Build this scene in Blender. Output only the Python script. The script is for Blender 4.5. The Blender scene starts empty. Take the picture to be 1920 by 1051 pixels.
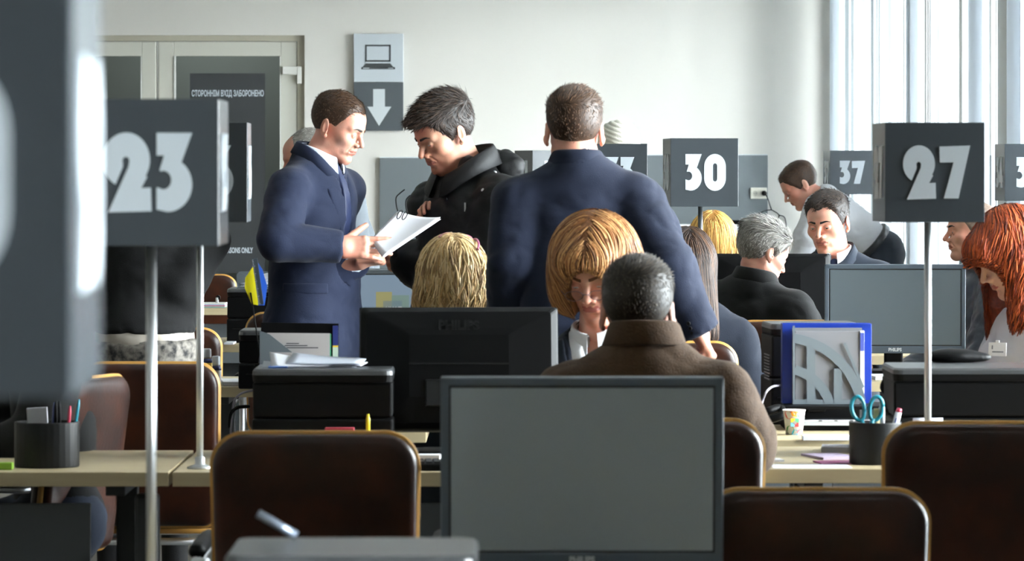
import bpy, bmesh, math, random, os
import numpy as np
from mathutils import Vector, Matrix, noise as mnoise
random.seed(7); rng = np.random.default_rng(7)
SC = bpy.context.scene
COL = SC.collection
# ------------------------------------------------------------------ camera, exposure, daylight
F, CX, HY, CH = 7200.0, 960.0, 323.0, 1.5      # focal length in px, horizon, eye height
cam = bpy.data.cameras.new('camera'); camo = bpy.data.objects.new('camera', cam); COL.objects.link(camo)
camo.location = (0, 0, CH); camo.rotation_euler = (math.radians(90), 0, 0)
cam.sensor_width = 36; cam.lens = 36*F/1920; cam.shift_y = -(525.5-HY)/1920; cam.clip_start = .05; cam.clip_end = 400
cam.dof.use_dof = True; cam.dof.focus_distance = 15.5; cam.dof.aperture_fstop = cam.lens/12.0
SC.camera = camo
SC.view_settings.view_transform = 'Standard'; SC.view_settings.look = 'None'
SC.view_settings.gamma = 1; SC.view_settings.use_curve_mapping = False
SC.view_settings.exposure = 0.75
try:
    SC.cycles.use_denoising = True; SC.cycles.max_bounces = 8; SC.cycles.diffuse_bounces = 4
    SC.cycles.glossy_bounces = 3; SC.cycles.transparent_max_bounces = 16; SC.cycles.sample_clamp_indirect = 6
    SC.cycles.caustics_reflective = False; SC.cycles.caustics_refractive = False
except Exception: pass
wd = bpy.data.worlds.new('overcast'); SC.world = wd; wd.use_nodes = True
_bg = wd.node_tree.nodes['Background']; _bg.inputs[0].default_value = (.93, .97, 1.0, 1); _bg.inputs[1].default_value = 42
# the window wall runs from the far right corner towards the camera, opening 2.3 degrees to the right
TH = .04; WYY = 28.57; WALLM = Matrix.Translation((2.448, WYY, 0)) @ Matrix.Rotation(TH, 4, 'Z')   # local -y runs along the wall
WINS = ((-7.00, -.12), (-14.6, -7.86), (-19.6, -15.3), (-28.1, -24.2))       # local y spans; the last window is unseen, added and sized to light the foreground
for ya, yb in WINS:
    L = bpy.data.lights.new('window_daylight', 'AREA'); L.shape = 'RECTANGLE'; L.size = yb-ya; L.size_y = 2.95
    L.cycles.is_portal = True
    lo = bpy.data.objects.new('window_daylight', L); COL.objects.link(lo)
    lo.matrix_world = WALLM @ Matrix.Translation((.2, (ya+yb)/2, 1.625)) @ Matrix(((0,0,1),(1,0,0),(0,1,0))).to_4x4()

def W(px, py, s):
    return Vector(((px-CX)/s, F/s, CH-(py-HY)/s))
# ------------------------------------------------------------------ materials
def lin(c):
    c = [x/255 for x in c]
    return tuple((x/12.92 if x <= .04045 else ((x+.055)/1.055)**2.4) for x in c)+(1,)
MATS = {}
def mat(name, rgb, rough=.6, metal=0, bump=0, bscale=60, var=0, vscale=8, sss=0, sheen=0, spec=.5, coat=0, emit=None, trans=0, rgb2=None, detail=4, attr=False, stretch=None):
    if name in MATS: return MATS[name]
    m = bpy.data.materials.new(name); m.use_nodes = True; nt = m.node_tree; N = nt.nodes; Lk = nt.links
    b = N['Principled BSDF']; c = lin(rgb)
    b.inputs['Base Color'].default_value = c; b.inputs['Roughness'].default_value = rough
    b.inputs['Metallic'].default_value = metal; b.inputs['Specular IOR Level'].default_value = spec
    if sss:
        b.inputs['Subsurface Weight'].default_value = sss; b.inputs['Subsurface Radius'].default_value = (.02, .006, .003)
        b.inputs['Subsurface Scale'].default_value = .6
    if sheen: b.inputs['Sheen Weight'].default_value = sheen; b.inputs['Sheen Roughness'].default_value = .5
    if coat: b.inputs['Coat Weight'].default_value = coat; b.inputs['Coat Roughness'].default_value = .15
    if trans: b.inputs['Transmission Weight'].default_value = trans
    if emit: b.inputs['Emission Color'].default_value = lin(emit[:3]); b.inputs['Emission Strength'].default_value = emit[3]
    tc = N.new('ShaderNodeTexCoord'); src = tc.outputs['Object']
    if stretch:
        mp = N.new('ShaderNodeMapping'); mp.inputs['Scale'].default_value = stretch; Lk.new(src, mp.inputs['Vector']); src = mp.outputs[0]
    if var or rgb2 is not None:
        n = N.new('ShaderNodeTexNoise'); n.inputs['Scale'].default_value = vscale; n.inputs['Detail'].default_value = detail
        Lk.new(src, n.inputs['Vector'])
        r = N.new('ShaderNodeValToRGB')
        c2 = lin(rgb2) if rgb2 is not None else tuple(x*(1+var) for x in c[:3])+(1,)
        c1 = c if rgb2 is not None else tuple(x*(1-var) for x in c[:3])+(1,)
        r.color_ramp.elements[0].position = .35; r.color_ramp.elements[1].position = .65
        r.color_ramp.elements[0].color = c1; r.color_ramp.elements[1].color = c2
        Lk.new(n.outputs['Fac'], r.inputs['Fac']); Lk.new(r.outputs['Color'], b.inputs['Base Color'])
    if attr:   # strand to strand variation of hair
        a = N.new('ShaderNodeAttribute'); a.attribute_name = 'strand'
        r = N.new('ShaderNodeValToRGB'); cs = attr
        while len(r.color_ramp.elements) < len(cs): r.color_ramp.elements.new(.5)
        for i, cc in enumerate(cs):
            r.color_ramp.elements[i].position = i/(len(cs)-1); r.color_ramp.elements[i].color = lin(cc)
        Lk.new(a.outputs['Fac'], r.inputs['Fac']); Lk.new(r.outputs['Color'], b.inputs['Base Color'])
    if bump:
        n = N.new('ShaderNodeTexNoise'); n.inputs['Scale'].default_value = bscale; n.inputs['Detail'].default_value = detail
        Lk.new(src, n.inputs['Vector'])
        bp = N.new('ShaderNodeBump'); bp.inputs['Strength'].default_value = bump; bp.inputs['Distance'].default_value = .01
        Lk.new(n.outputs['Fac'], bp.inputs['Height']); Lk.new(bp.outputs[0], b.inputs['Normal'])
    MATS[name] = m
    return m
# ------------------------------------------------------------------ object helpers
def tag(o, label=None, cat=None, group=None, kind=None):
    if label: o['label'] = label
    if cat: o['category'] = cat
    if group: o['group'] = group
    if kind: o['kind'] = kind
    return o
def empty(name, loc=(0,0,0), rz=0, label=None, cat=None, group=None):
    o = bpy.data.objects.new(name, None); COL.objects.link(o); o.location = loc; o.rotation_euler = (0,0,rz)
    o.empty_display_size = .1
    return tag(o, label, cat, group)
def link(name, me, parent=None, M=None):
    o = bpy.data.objects.new(name, me); COL.objects.link(o)
    if parent is not None: o.parent = parent
    if M is not None: o.matrix_local = M
    return o
def np_mesh(name, V, Fc, mats, mi=None, smooth=True, nper=None):
    me = bpy.data.meshes.new(name)
    V = np.asarray(V, dtype=np.float32); Fc = np.asarray(Fc, dtype=np.int32); n = Fc.shape[1]
    me.vertices.add(len(V)); me.vertices.foreach_set('co', V.ravel())
    me.loops.add(Fc.size); me.loops.foreach_set('vertex_index', Fc.ravel())
    me.polygons.add(len(Fc)); me.polygons.foreach_set('loop_start', np.arange(0, Fc.size, n, dtype=np.int32))
    for m in mats: me.materials.append(m)
    if mi is not None: me.polygons.foreach_set('material_index', np.asarray(mi, dtype=np.int32))
    me.polygons.foreach_set('use_smooth', np.full(len(Fc), smooth))
    me.update(); me.validate()
    return me
class MB:
    """collects shapes into one mesh"""
    def __init__(self): self.bm = bmesh.new(); self.mats = []; self.cur = 0
    def m(self, material):
        if material not in self.mats: self.mats.append(material)
        self.cur = self.mats.index(material); return self
    def _fin(self, geom, smooth=False):
        for f in geom:
            f.material_index = self.cur; f.smooth = smooth
    def box(self, c, d, bevel=0, M=None, seg=2):
        """c centre, d full sizes"""
        g = bmesh.ops.create_cube(self.bm, size=1)
        vs = g['verts']
        for v in vs: v.co = Vector((v.co.x*d[0], v.co.y*d[1], v.co.z*d[2]))
        fs = set(f for v in vs for f in v.link_faces)
        if bevel:
            es = list(set(e for v in vs for e in v.link_edges))
            r = bmesh.ops.bevel(self.bm, geom=es, offset=bevel, segments=seg, profile=.5, affect='EDGES')
            fs = set(r['faces']) | set(f for f in fs if f.is_valid)
            vs = list(set(v for f in fs for v in f.verts))
        T = Matrix.Translation(c)
        if M is not None: T = T @ M.to_4x4()
        for v in vs: v.co = T @ v.co
        self._fin(fs, False); return self
    def ring(self, pts_list, closed=True, caps=True, smooth=True):
        """loft between rings of equal length"""
        rows = [[self.bm.verts.new(p) for p in ring] for ring in pts_list]
        n = len(rows[0]); fs = []
        for a, b in zip(rows, rows[1:]):
            for i in range(n if closed else n-1):
                j = (i+1) % n
                try: fs.append(self.bm.faces.new((a[i], a[j], b[j], b[i])))
                except ValueError: pass
        if caps and closed:
            for r, fl in ((rows[0], True), (rows[-1], False)):
                try:
                    f = self.bm.faces.new(list(reversed(r)) if fl else r); f.material_index = self.cur; f.smooth = False
                except ValueError: pass
        self._fin(fs, smooth); return self
    def tube(self, pts, r, n=10, caps=True):
        pts = [Vector(p) for p in pts]; rs = r if isinstance(r, (list, tuple)) else [r]*len(pts)
        rings = []; prev = None
        for i, p in enumerate(pts):
            t = (pts[min(i+1, len(pts)-1)]-pts[max(i-1, 0)]).normalized()
            if prev is None:
                a = t.orthogonal().normalized()
            else:
                a = (prev - t*prev.dot(t)); a = a.normalized() if a.length > 1e-6 else t.orthogonal().normalized()
            prev = a; b = t.cross(a)
            rings.append([p + (a*math.cos(k*2*math.pi/n)+b*math.sin(k*2*math.pi/n))*rs[i] for k in range(n)])
        return self.ring(rings, caps=caps)
    def lathe(self, prof, c=(0,0,0), n=32, M=None, caps=True):
        T = Matrix.Translation(c) @ (M.to_4x4() if M is not None else Matrix())
        return self.ring([[T @ Vector((r*math.cos(k*2*math.pi/n), r*math.sin(k*2*math.pi/n), z)) for k in range(n)] for r, z in prof], caps=caps)
    def prism(self, poly, y0, y1, M=None, smooth=False):
        """poly: (x,z) points, extruded along y from y0 to y1"""
        T = M if M is not None else Matrix()
        a = [self.bm.verts.new(T @ Vector((x, y0, z))) for x, z in poly]
        b = [self.bm.verts.new(T @ Vector((x, y1, z))) for x, z in poly]
        n = len(poly); fs = []
        for i in range(n):
            fs.append(self.bm.faces.new((a[i], a[(i+1) % n], b[(i+1) % n], b[i])))
        self._fin(fs, smooth)
        fs = [self.bm.faces.new(list(reversed(a))), self.bm.faces.new(b)]
        self._fin(fs, False); return self
    def quad(self, *p):
        f = self.bm.faces.new([self.bm.verts.new(q) for q in p]); self._fin([f]); return self
    def build(self, name, parent=None, M=None, weld=False):
        bmesh.ops.recalc_face_normals(self.bm, faces=self.bm.faces)
        me = bpy.data.meshes.new(name); self.bm.to_mesh(me); self.bm.free()
        for m in self.mats: me.materials.append(m)
        return link(name, me, parent, M)
def mbx(name, c, d, material, parent=None, bevel=.002, M=None, R=None):
    return MB().m(material).box(c, d, bevel, R).build(name, parent, M)
def rrect(w, h, r, n=6, cx=0, cz=0):
    out = []
    for (sx, sz, a0) in ((1,1,0), (-1,1,90), (-1,-1,180), (1,-1,270)):
        for k in range(n+1):
            a = math.radians(a0+90*k/n)
            out.append((cx+sx*(w/2-r)+r*math.cos(a), cz+sz*(h/2-r)+r*math.sin(a)))
    return out
def copy_tree(o, parent=None):
    c = o.copy(); COL.objects.link(c); c.parent = parent
    if parent is not None: c.matrix_parent_inverse = o.matrix_parent_inverse.copy()
    for ch in list(o.children): copy_tree(ch, c)
    return c
def RZ(a): return Matrix.Rotation(a, 4, 'Z')
def RX(a): return Matrix.Rotation(a, 4, 'X')
def RY(a): return Matrix.Rotation(a, 4, 'Y')
def TR(*v): return Matrix.Translation(v)
def text_mesh(s, size, material, M, parent, name='lettering', sx=1, depth=.0006, align='CENTER', bold=0):
    cu = bpy.data.curves.new(name, 'FONT'); cu.body = s; cu.size = size; cu.extrude = depth; cu.align_x = align; cu.offset = bold
    cu.resolution_u = 3
    o = bpy.data.objects.new(name, cu); COL.objects.link(o)
    bpy.context.view_layer.update()
    me = bpy.data.meshes.new_from_object(o.evaluated_get(bpy.context.evaluated_depsgraph_get()))
    COL.objects.unlink(o); bpy.data.objects.remove(o); me.materials.clear(); me.materials.append(material)
    me.transform(Matrix.Diagonal((sx, 1, 1, 1)))
    return link(name, me, parent, M)
FACE = RX(math.radians(90))     # lettering lying in x/z, read from -y
# ------------------------------------------------------------------ implicit surfaces
def A(v): return np.array(v, dtype=np.float32)
class Ell:
    def __init__(s, c, r, ax=None): s.c = A(c); s.r = A(r); s.ax = None if ax is None else A(ax)
    def __call__(s, p):
        q = p-s.c
        if s.ax is not None: q = q @ s.ax.T
        k0 = np.sqrt(((q/s.r)**2).sum(1)); k1 = np.sqrt(((q/(s.r*s.r))**2).sum(1))+1e-6
        return k0*(k0-1)/k1
class Cap:
    def __init__(s, a, b, ra, rb=None): s.a = A(a); s.b = A(b); s.ra = ra; s.rb = ra if rb is None else rb
    def __call__(s, p):
        ba = s.b-s.a; t = np.clip(((p-s.a) @ ba)/max(float(ba @ ba), 1e-9), 0, 1)
        return np.sqrt((((p-s.a)-t[:, None]*ba)**2).sum(1))-(s.ra+(s.rb-s.ra)*t)
class Bx:
    def __init__(s, c, h, r=0, ax=None): s.c = A(c); s.h = A(h)-r; s.r = r; s.ax = None if ax is None else A(ax)
    def __call__(s, p):
        q = p-s.c
        if s.ax is not None: q = q @ s.ax.T
        q = np.abs(q)-s.h
        return np.sqrt((np.maximum(q, 0)**2).sum(1))+np.minimum(q.max(1), 0)-s.r
def smin(a, b, k):
    if k <= 0: return np.minimum(a, b)
    h = np.clip(.5+.5*(b-a)/k, 0, 1); return b*(1-h)+a*h-k*h*(1-h)
class SDF:
    def __init__(s, ops=None, off=0): s.ops = list(ops or []); s.off = off
    def u(s, f, k=0): s.ops.append(('u', f, k)); return s
    def sub(s, f, k=0): s.ops.append(('s', f, k)); return s
    def i(s, f, k=0): s.ops.append(('i', f, k)); return s
    def __call__(s, p):
        d = None
        for o, f, k in s.ops:
            v = f(p)
            if d is None: d = v
            elif o == 'u': d = smin(d, v, k)
            elif o == 's': d = -smin(-d, v, k)
            else: d = -smin(-d, -v, k)
        return d-s.off
def grad(f, p, e=.002):
    g = np.stack([f(p+A(v)*e)-f(p-A(v)*e) for v in ((1,0,0),(0,1,0),(0,0,1))], 1)
    return g/(np.linalg.norm(g, axis=1, keepdims=True)+1e-9)
def surf(f, lo, hi, h):
    """surface nets over a box, evaluated only near the surface"""
    lo = A(lo); hi = A(hi); B = 8
    nb = np.maximum(np.ceil((hi-lo)/(h*B)).astype(int), 1); n = nb*B+1
    cs = [lo[i]+(np.arange(nb[i])+.5)*h*B for i in range(3)]
    C = np.stack(np.meshgrid(*cs, indexing='ij'), -1).reshape(-1, 3).astype(np.float32)
    dc = f(C).reshape(nb); near = np.abs(dc) < h*B*1.25
    D = np.empty(n, dtype=np.float32)
    D[:-1, :-1, :-1] = np.repeat(np.repeat(np.repeat(dc, B, 0), B, 1), B, 2)
    D[-1] = D[-2]; D[:, -1] = D[:, -2]; D[:, :, -1] = D[:, :, -2]
    bi = np.argwhere(near)
    o = np.stack(np.meshgrid(*[np.arange(B+1)]*3, indexing='ij'), -1).reshape(-1, 3)
    for k in range(0, len(bi), 400):
        idx = (bi[k:k+400, None, :]*B+o[None]).reshape(-1, 3)
        D[idx[:, 0], idx[:, 1], idx[:, 2]] = f((lo+idx*h).astype(np.float32))
    D[0] = np.maximum(D[0], h); D[-1] = np.maximum(D[-1], h); D[:, 0] = np.maximum(D[:, 0], h); D[:, -1] = np.maximum(D[:, -1], h)
    D[:, :, 0] = np.maximum(D[:, :, 0], h); D[:, :, -1] = np.maximum(D[:, :, -1], h)
    S = D < 0; c = np.zeros(tuple(x-1 for x in n), dtype=np.int8)
    cor = [(i, j, k) for i in (0, 1) for j in (0, 1) for k in (0, 1)]
    for i, j, k in cor: c += S[i:n[0]-1+i, j:n[1]-1+j, k:n[2]-1+k]
    act = np.argwhere((c > 0) & (c < 8))
    idm = np.full(c.shape, -1, dtype=np.int32); idm[act[:, 0], act[:, 1], act[:, 2]] = np.arange(len(act))
    vals = np.stack([D[act[:, 0]+i, act[:, 1]+j, act[:, 2]+k] for i, j, k in cor], 1)
    acc = np.zeros((len(act), 3), dtype=np.float32); cnt = np.zeros(len(act), dtype=np.float32)
    for a in range(8):
        for b in range(a+1, 8):
            if sum(x != y for x, y in zip(cor[a], cor[b])) != 1: continue
            va, vb = vals[:, a], vals[:, b]; m = (va < 0) != (vb < 0)
            t = np.where(m, va/np.where(m, va-vb, 1), 0)
            pos = A(cor[a])+t[:, None]*(A(cor[b])-A(cor[a]))
            acc += pos*m[:, None]; cnt += m
    V = lo+(act+acc/cnt[:, None])*h
    Q = []
    for ax in range(3):
        u, v = (ax+1) % 3, (ax+2) % 3
        sl0 = [slice(None)]*3; sl1 = [slice(None)]*3; sl0[ax] = slice(0, -1); sl1[ax] = slice(1, None)
        e = np.argwhere(S[tuple(sl0)] != S[tuple(sl1)])
        e = e[(e[:, u] > 0) & (e[:, v] > 0) & (e[:, u] < n[u]-1) & (e[:, v] < n[v]-1)]
        def at(du, dv):
            q = e.copy(); q[:, u] -= du; q[:, v] -= dv; return idm[q[:, 0], q[:, 1], q[:, 2]]
        q = np.stack([at(0, 0), at(1, 0), at(1, 1), at(0, 1)], 1)
        ins = S[e[:, 0], e[:, 1], e[:, 2]]
        q[~ins] = q[~ins][:, ::-1]
        Q.append(q)
    Q = np.concatenate(Q); Q = Q[(Q >= 0).all(1)]
    return V.astype(np.float32), Q
def fcent(V, Q): return V[Q].mean(1)
def joinm(parts):
    """[(V,Q,mi)] -> one"""
    Vs, Qs, Ms, o = [], [], [], 0
    for V, Q, m in parts:
        Vs.append(V); Qs.append(Q+o); o += len(V)
        Ms.append(np.full(len(Q), m) if np.isscalar(m) else m)
    return np.concatenate(Vs), np.concatenate(Qs), np.concatenate(Ms)
# ------------------------------------------------------------------ shared materials
M_wall = mat('wall_paint', (222,218,210), .75, bump=.05, bscale=220)
M_ceil = mat('ceiling_paint', (225,225,220), .9)
M_floor = mat('floor_tile', (96,91,84), .35, var=.08, vscale=3)
M_pvc = mat('white_pvc', (206,204,192), .4)
M_pvcw = mat('window_pvc', (214,220,222), .35)
M_grey = mat('grey_board', (98,104,106), .5, bump=.03, bscale=300)
M_greyd = mat('graphite_panel', (66,70,72), .55)
M_sign = mat('sign_graphite', (60,65,69), .22, spec=.5)
M_digit = mat('sign_white', (208,216,222), .4)
M_steel = mat('chrome', (238,241,244), .38, metal=1)
M_black = mat('black_plastic', (7,7,8), .5, spec=.1)
M_blackg = mat('black_gloss', (12,12,13), .3, spec=.3)
M_beige = mat('beige_laminate', (172,157,124), .42, var=.06, vscale=4, stretch=(1,8,8))
M_wood = mat('bent_plywood_edge', (198,148,74), .4)
M_leather = mat('brown_leather', (34,15,9), .36, rgb2=(62,30,16), vscale=9, bump=.06, bscale=90, spec=.3)
M_paper = mat('white_paper', (222,224,230), .7)
M_vinyl = mat('dark_vinyl', (48,50,51), .5)
M_leg = mat('dark_leg_metal', (34,37,38), .45)
def glass_mat(name, tint, fac=.12, rough=.02):
    m = bpy.data.materials.new(name); m.use_nodes = True; nt = m.node_tree; nt.nodes.clear()
    o = nt.nodes.new('ShaderNodeOutputMaterial'); mx = nt.nodes.new('ShaderNodeMixShader')
    t = nt.nodes.new('ShaderNodeBsdfTransparent'); g = nt.nodes.new('ShaderNodeBsdfGlossy'); fr = nt.nodes.new('ShaderNodeFresnel')
    t.inputs[0].default_value = lin(tint); g.inputs['Roughness'].default_value = rough; fr.inputs[0].default_value = 1.45
    nt.links.new(fr.outputs[0], mx.inputs[0]); nt.links.new(t.outputs[0], mx.inputs[1]); nt.links.new(g.outputs[0], mx.inputs[2])
    nt.links.new(mx.outputs[0], o.inputs[0]); return m
M_glass = glass_mat('clear_glass', (245,250,250))
M_glassd = glass_mat('tinted_door_glass', (162,170,170))
def blind_mat():
    m = bpy.data.materials.new('blind_fabric'); m.use_nodes = True; nt = m.node_tree; nt.nodes.clear()
    o = nt.nodes.new('ShaderNodeOutputMaterial'); mx = nt.nodes.new('ShaderNodeMixShader')
    d = nt.nodes.new('ShaderNodeBsdfDiffuse'); t = nt.nodes.new('ShaderNodeBsdfTranslucent')
    d.inputs[0].default_value = lin((235,238,240)); t.inputs[0].default_value = lin((244,247,250)); mx.inputs[0].default_value = .62
    nt.links.new(d.outputs[0], mx.inputs[1]); nt.links.new(t.outputs[0], mx.inputs[2]); nt.links.new(mx.outputs[0], o.inputs[0]); return m
M_blind = blind_mat()
def struct(o): o['kind'] = 'structure'; return o
# ------------------------------------------------------------------ room shell
XL, YN, ZC = -9.0, -3.0, 3.4
def bxs(name, boxes, m, M=None):
    b = MB().m(m)
    for (x0,x1,y0,y1,z0,z1) in boxes: b.box(((x0+x1)/2,(y0+y1)/2,(z0+z1)/2), (x1-x0,y1-y0,z1-z0))
    return struct(b.build(name, None, M))
XR = 4.4
bxs('floor', [(XL-.3,XR,YN-.3,WYY+2.4,-.2,0)], M_floor)
bxs('ceiling', [(XL-.3,XR,YN-.3,WYY+2.4,ZC,ZC+.2)], M_ceil)
M_wallr = mat('dark_wall_paint', (150,146,138), .8)  # unseen walls coloured darker to weaken the light they throw on the foreground
bxs('wall_left', [(XL-.3,XL,YN-.3,WYY+.3,0,ZC)], M_wallr)
bxs('wall_behind_camera', [(XL-.3,XR,YN-.3,YN,0,ZC)], M_wallr)
s0 = 252
def X0(px): return (px-CX)/s0
def Z0(py): return CH-(py-HY)/s0
dx0, dx1, dz = X0(-20), X0(571), Z0(66)
bxs('wall_back', [(XL,dx0,WYY,WYY+.3,0,ZC), (dx1,2.75,WYY,WYY+.3,0,ZC), (dx0,dx1,WYY,WYY+.3,dz,ZC)], M_wall)
bxs('wall_corridor', [(dx0-1,dx1+1,WYY+2.1,WYY+2.3,0,ZC), (dx0-1.1,dx0-1,WYY+.3,WYY+2.3,0,ZC), (dx1+1,dx1+1.1,WYY+.3,WYY+2.3,0,ZC)], mat('corridor_paint', (138,144,142), .8))
# window wall : piers, sill and lintel around the four openings
zs, zt = .15, 3.1
bx_ = [(0,.3,-33,.3,0,zs), (0,.3,-33,.3,zt,ZC)]
edges = [.3]+[v for a,b in WINS for v in (b,a)]+[-33]
for i in range(0, len(edges), 2): bx_.append((0,.3,edges[i+1],edges[i],zs,zt))
M_wallw = mat('window_wall_paint', (212,214,212), .75)
bxs('wall_right', bx_, M_wallw, WALLM)
def window(n, ya, yb):
    w = struct(empty('window_%d' % n)); w.matrix_world = WALLM
    k = 5; t = .06
    fr = MB().m(M_pvcw)
    fr.box((.12,(ya+yb)/2,zs+t/2),(.08,yb-ya,t),.004).box((.12,(ya+yb)/2,zt-t/2),(.08,yb-ya,t),.004)
    for i in range(k+1):
        y = ya+(yb-ya)*i/k; y = min(max(y, ya+t/2), yb-t/2)
        fr.box((.12,y,(zs+zt)/2),(.08,t,zt-zs),.004)
    fr.build('window_frame', w)
    MB().m(M_glass).quad((.13,ya,zs),(.13,yb,zs),(.13,yb,zt),(.13,ya,zt)).build('pane', w)
    mbx('window_sill', (-.04,(ya+yb)/2,zs+.01), (.14,yb-ya,.03), M_pvcw, w)
for i, (a, b) in enumerate(WINS): window(i+1, a, b)
def blinds(ya, yb, label, n):
    r = empty('vertical_blind', label=label, cat='window blind', group=None); r.matrix_world = WALLM
    MB().m(M_pvcw).box((-.07,(ya+yb)/2,zt+.04),(.05,yb-ya,.04),.004).build('rail', r)
    rr = random.Random(n); base = None; ys = []
    y = ya+.08
    while y < yb-.05:
        ys.append((y, rr.uniform(-.12,.12))); y += .14 if rr.random() < .45 else .30
    for k in range(9): ys.append((ya+.15+k*.022, 1.25)); ys.append((yb-.12-k*.02, 1.2))
    mid = (ya+yb)/2-.8
    for k in range(8): ys.append((mid+k*.025, 1.2))
    for y, a in ys:
        if base is None:
            base = MB().m(M_blind).box((0,0,0),(.0015,.089,zt-zs-.1)).build('slat', r); o = base
        else:
            o = base.copy(); COL.objects.link(o); o.parent = r
        o.matrix_local = Matrix.Translation((-.07,y,(zs+zt)/2+.02)) @ Matrix.Rotation(a,4,'Z')
blinds(WINS[0][0], WINS[0][1], 'white vertical slat blind over the far window beside the back corner', 1)
blinds(WINS[1][0], WINS[1][1], 'white vertical slat blind over the window right of the wall pier', 2)
bxs('trim_1', [(-.012,0,-7.86+.0,-7.0,0,.1)], M_pvcw, WALLM)
# pale canopy of the building outside
cn = MB().m(mat('outside_canopy', (44,49,54), .8)).box((16,48,3.55),(2,110,.5)).build('canopy')
tag(cn, 'pale horizontal canopy edge seen outside through the window blinds', 'canopy')
gr = struct(MB().m(mat('snow_ground', (200,204,208), .9)).box((40,30,-.4),(70,160,.2)).build('ground'))
# ------------------------------------------------------------------ door pair in the back wall
cl = bpy.data.lights.new('corridor_fill', 'AREA'); cl.size = .5; cl.energy = 24; cl.color = (1,.98,.93)  # unseen fill light added so the door glass does not go black
clo = bpy.data.objects.new('corridor_fill', cl); COL.objects.link(clo); clo.location = (-2.4, WYY+1.2, ZC-.06)
def door_leaf(n, xa, xb, ga, gb):
    d = struct(empty('door_%d' % n, (0, WYY+.07, 0)))
    f = MB().m(M_pvc); y = .0; zt_ = Z0(78)
    gz1, gz0 = Z0(105), .35
    f.box(((xa+ga)/2,y,zt_/2+.01),(ga-xa,.07,zt_-.02),.006).box(((gb+xb)/2,y,zt_/2+.01),(xb-gb,.07,zt_-.02),.006)
    f.box(((ga+gb)/2,y,(gz1+zt_)/2),(gb-ga,.068,zt_-gz1),.004).box(((ga+gb)/2,y,gz0/2+.01),(gb-ga,.068,gz0),.004)
    f.build('door_frame', d)
    MB().m(mat('glazing_bead', (225,226,220), .35)).box((ga+.008,-.036,(gz0+gz1)/2),(.016,.01,gz1-gz0),.003).box((gb-.004,-.036,(gz0+gz1)/2),(.008,.01,gz1-gz0),.002).build('glazing_bead', d)
    MB().m(M_glassd).quad((ga,0,gz0),(gb,0,gz0),(gb,0,gz1),(ga,0,gz1)).build('pane', d)
    return d
d1 = door_leaf(1, X0(296), X0(556), X0(325), X0(526)); d2 = door_leaf(2, X0(20), X0(292), X0(60), X0(265))
bxs('trim_2', [(X0(-20),X0(571),WYY+.03,WYY+.12,Z0(78)+.005,dz), (X0(557),dx1,WYY+.03,WYY+.12,0,dz-.04)], mat('door_jamb', (176,170,152), .5))
for zc in (Z0(132), .9, .3):
    h = MB().m(mat('hinge_white', (226,224,216), .35)).box((X0(545),-.05,zc),(.13,.025,.062),.006).box((X0(561),-.05,zc-.035),(.035,.03,.13),.006).build('hinge', d1)
h = MB().m(M_steel).box((X0(310),-.045,1.05),(.035,.012,.22),.004).tube([(X0(310),-.05,1.08),(X0(310),-.1,1.08),(X0(310)+.13,-.1,1.08)],.009).build('door_handle', d1)
st = empty('door_notice', (0, WYY+.03, 0), label='tall dark notice on the glass door forbidding entry to outsiders', cat='notice')
MB().m(M_vinyl).box(((X0(355)+X0(496))/2,.03,(Z0(137)+Z0(512))/2),(X0(496)-X0(355),.003,Z0(137)-Z0(512))).build('notice_panel', st)
text_mesh('СТОРОННІМ ВХІД ЗАБОРОНЕНО', .062, M_digit, Matrix.Translation((X0(426),.024,Z0(180))) @ FACE, st, sx=.53, bold=.0016)
text_mesh('AUTHORIZED PERSONS ONLY', .056, M_digit, Matrix.Translation((X0(419),.024,Z0(474))) @ FACE, st, sx=.56, bold=.0016)
# wall sign: laptop over down arrow
sg = empty('wall_sign', (X0(710), WYY, 0), label='tall wall sign with a laptop drawing above a white down arrow', cat='sign')
w_, zt1, zm, zb = .368, Z0(63), Z0(154), Z0(245)
mbx('upper_panel', (0,-.02,(zt1+zm)/2), (w_,.03,zt1-zm-.002), mat('sign_light_grey', (196,202,206), .45), sg, .002)
mbx('lower_panel', (0,-.02,(zb+zm)/2), (w_,.03,zm-zb-.002), mat('sign_dark_grey', (70,75,78), .5), sg, .002)
ic = MB().m(M_vinyl); yf = -.0365
def zz(py): return Z0(py)
def flat(poly, th=.001): ic.prism([((px-710)/s0, zz(py)) for px, py in poly], yf, yf+th)
for p in ([(685,84),(733,84),(733,87),(685,87)],[(685,84),(688,84),(688,116),(685,116)],[(730,84),(733,84),(733,116),(730,116)],[(685,113),(733,113),(733,116),(685,116)],
          [(686,119),(732,119),(738,126),(680,126)],[(678,126),(741,126),(741,127.2),(678,127.2)],[(678,126),(681,126),(681,130),(678,130)],[(738,126),(741,126),(741,130),(738,130)],[(678,128.7),(741,128.7),(741,130),(678,130)],[(693,127),(728,127),(728,128.4),(693,128.4)]):
    flat(p)
ic.build('laptop_icon', sg)
ic = MB().m(mat('arrow_white', (205,210,212), .5))
flat([(700,167),(722,167),(722,200),(734,200),(711,236),(689,200),(700,200)]); ic.build('arrow', sg)
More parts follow.
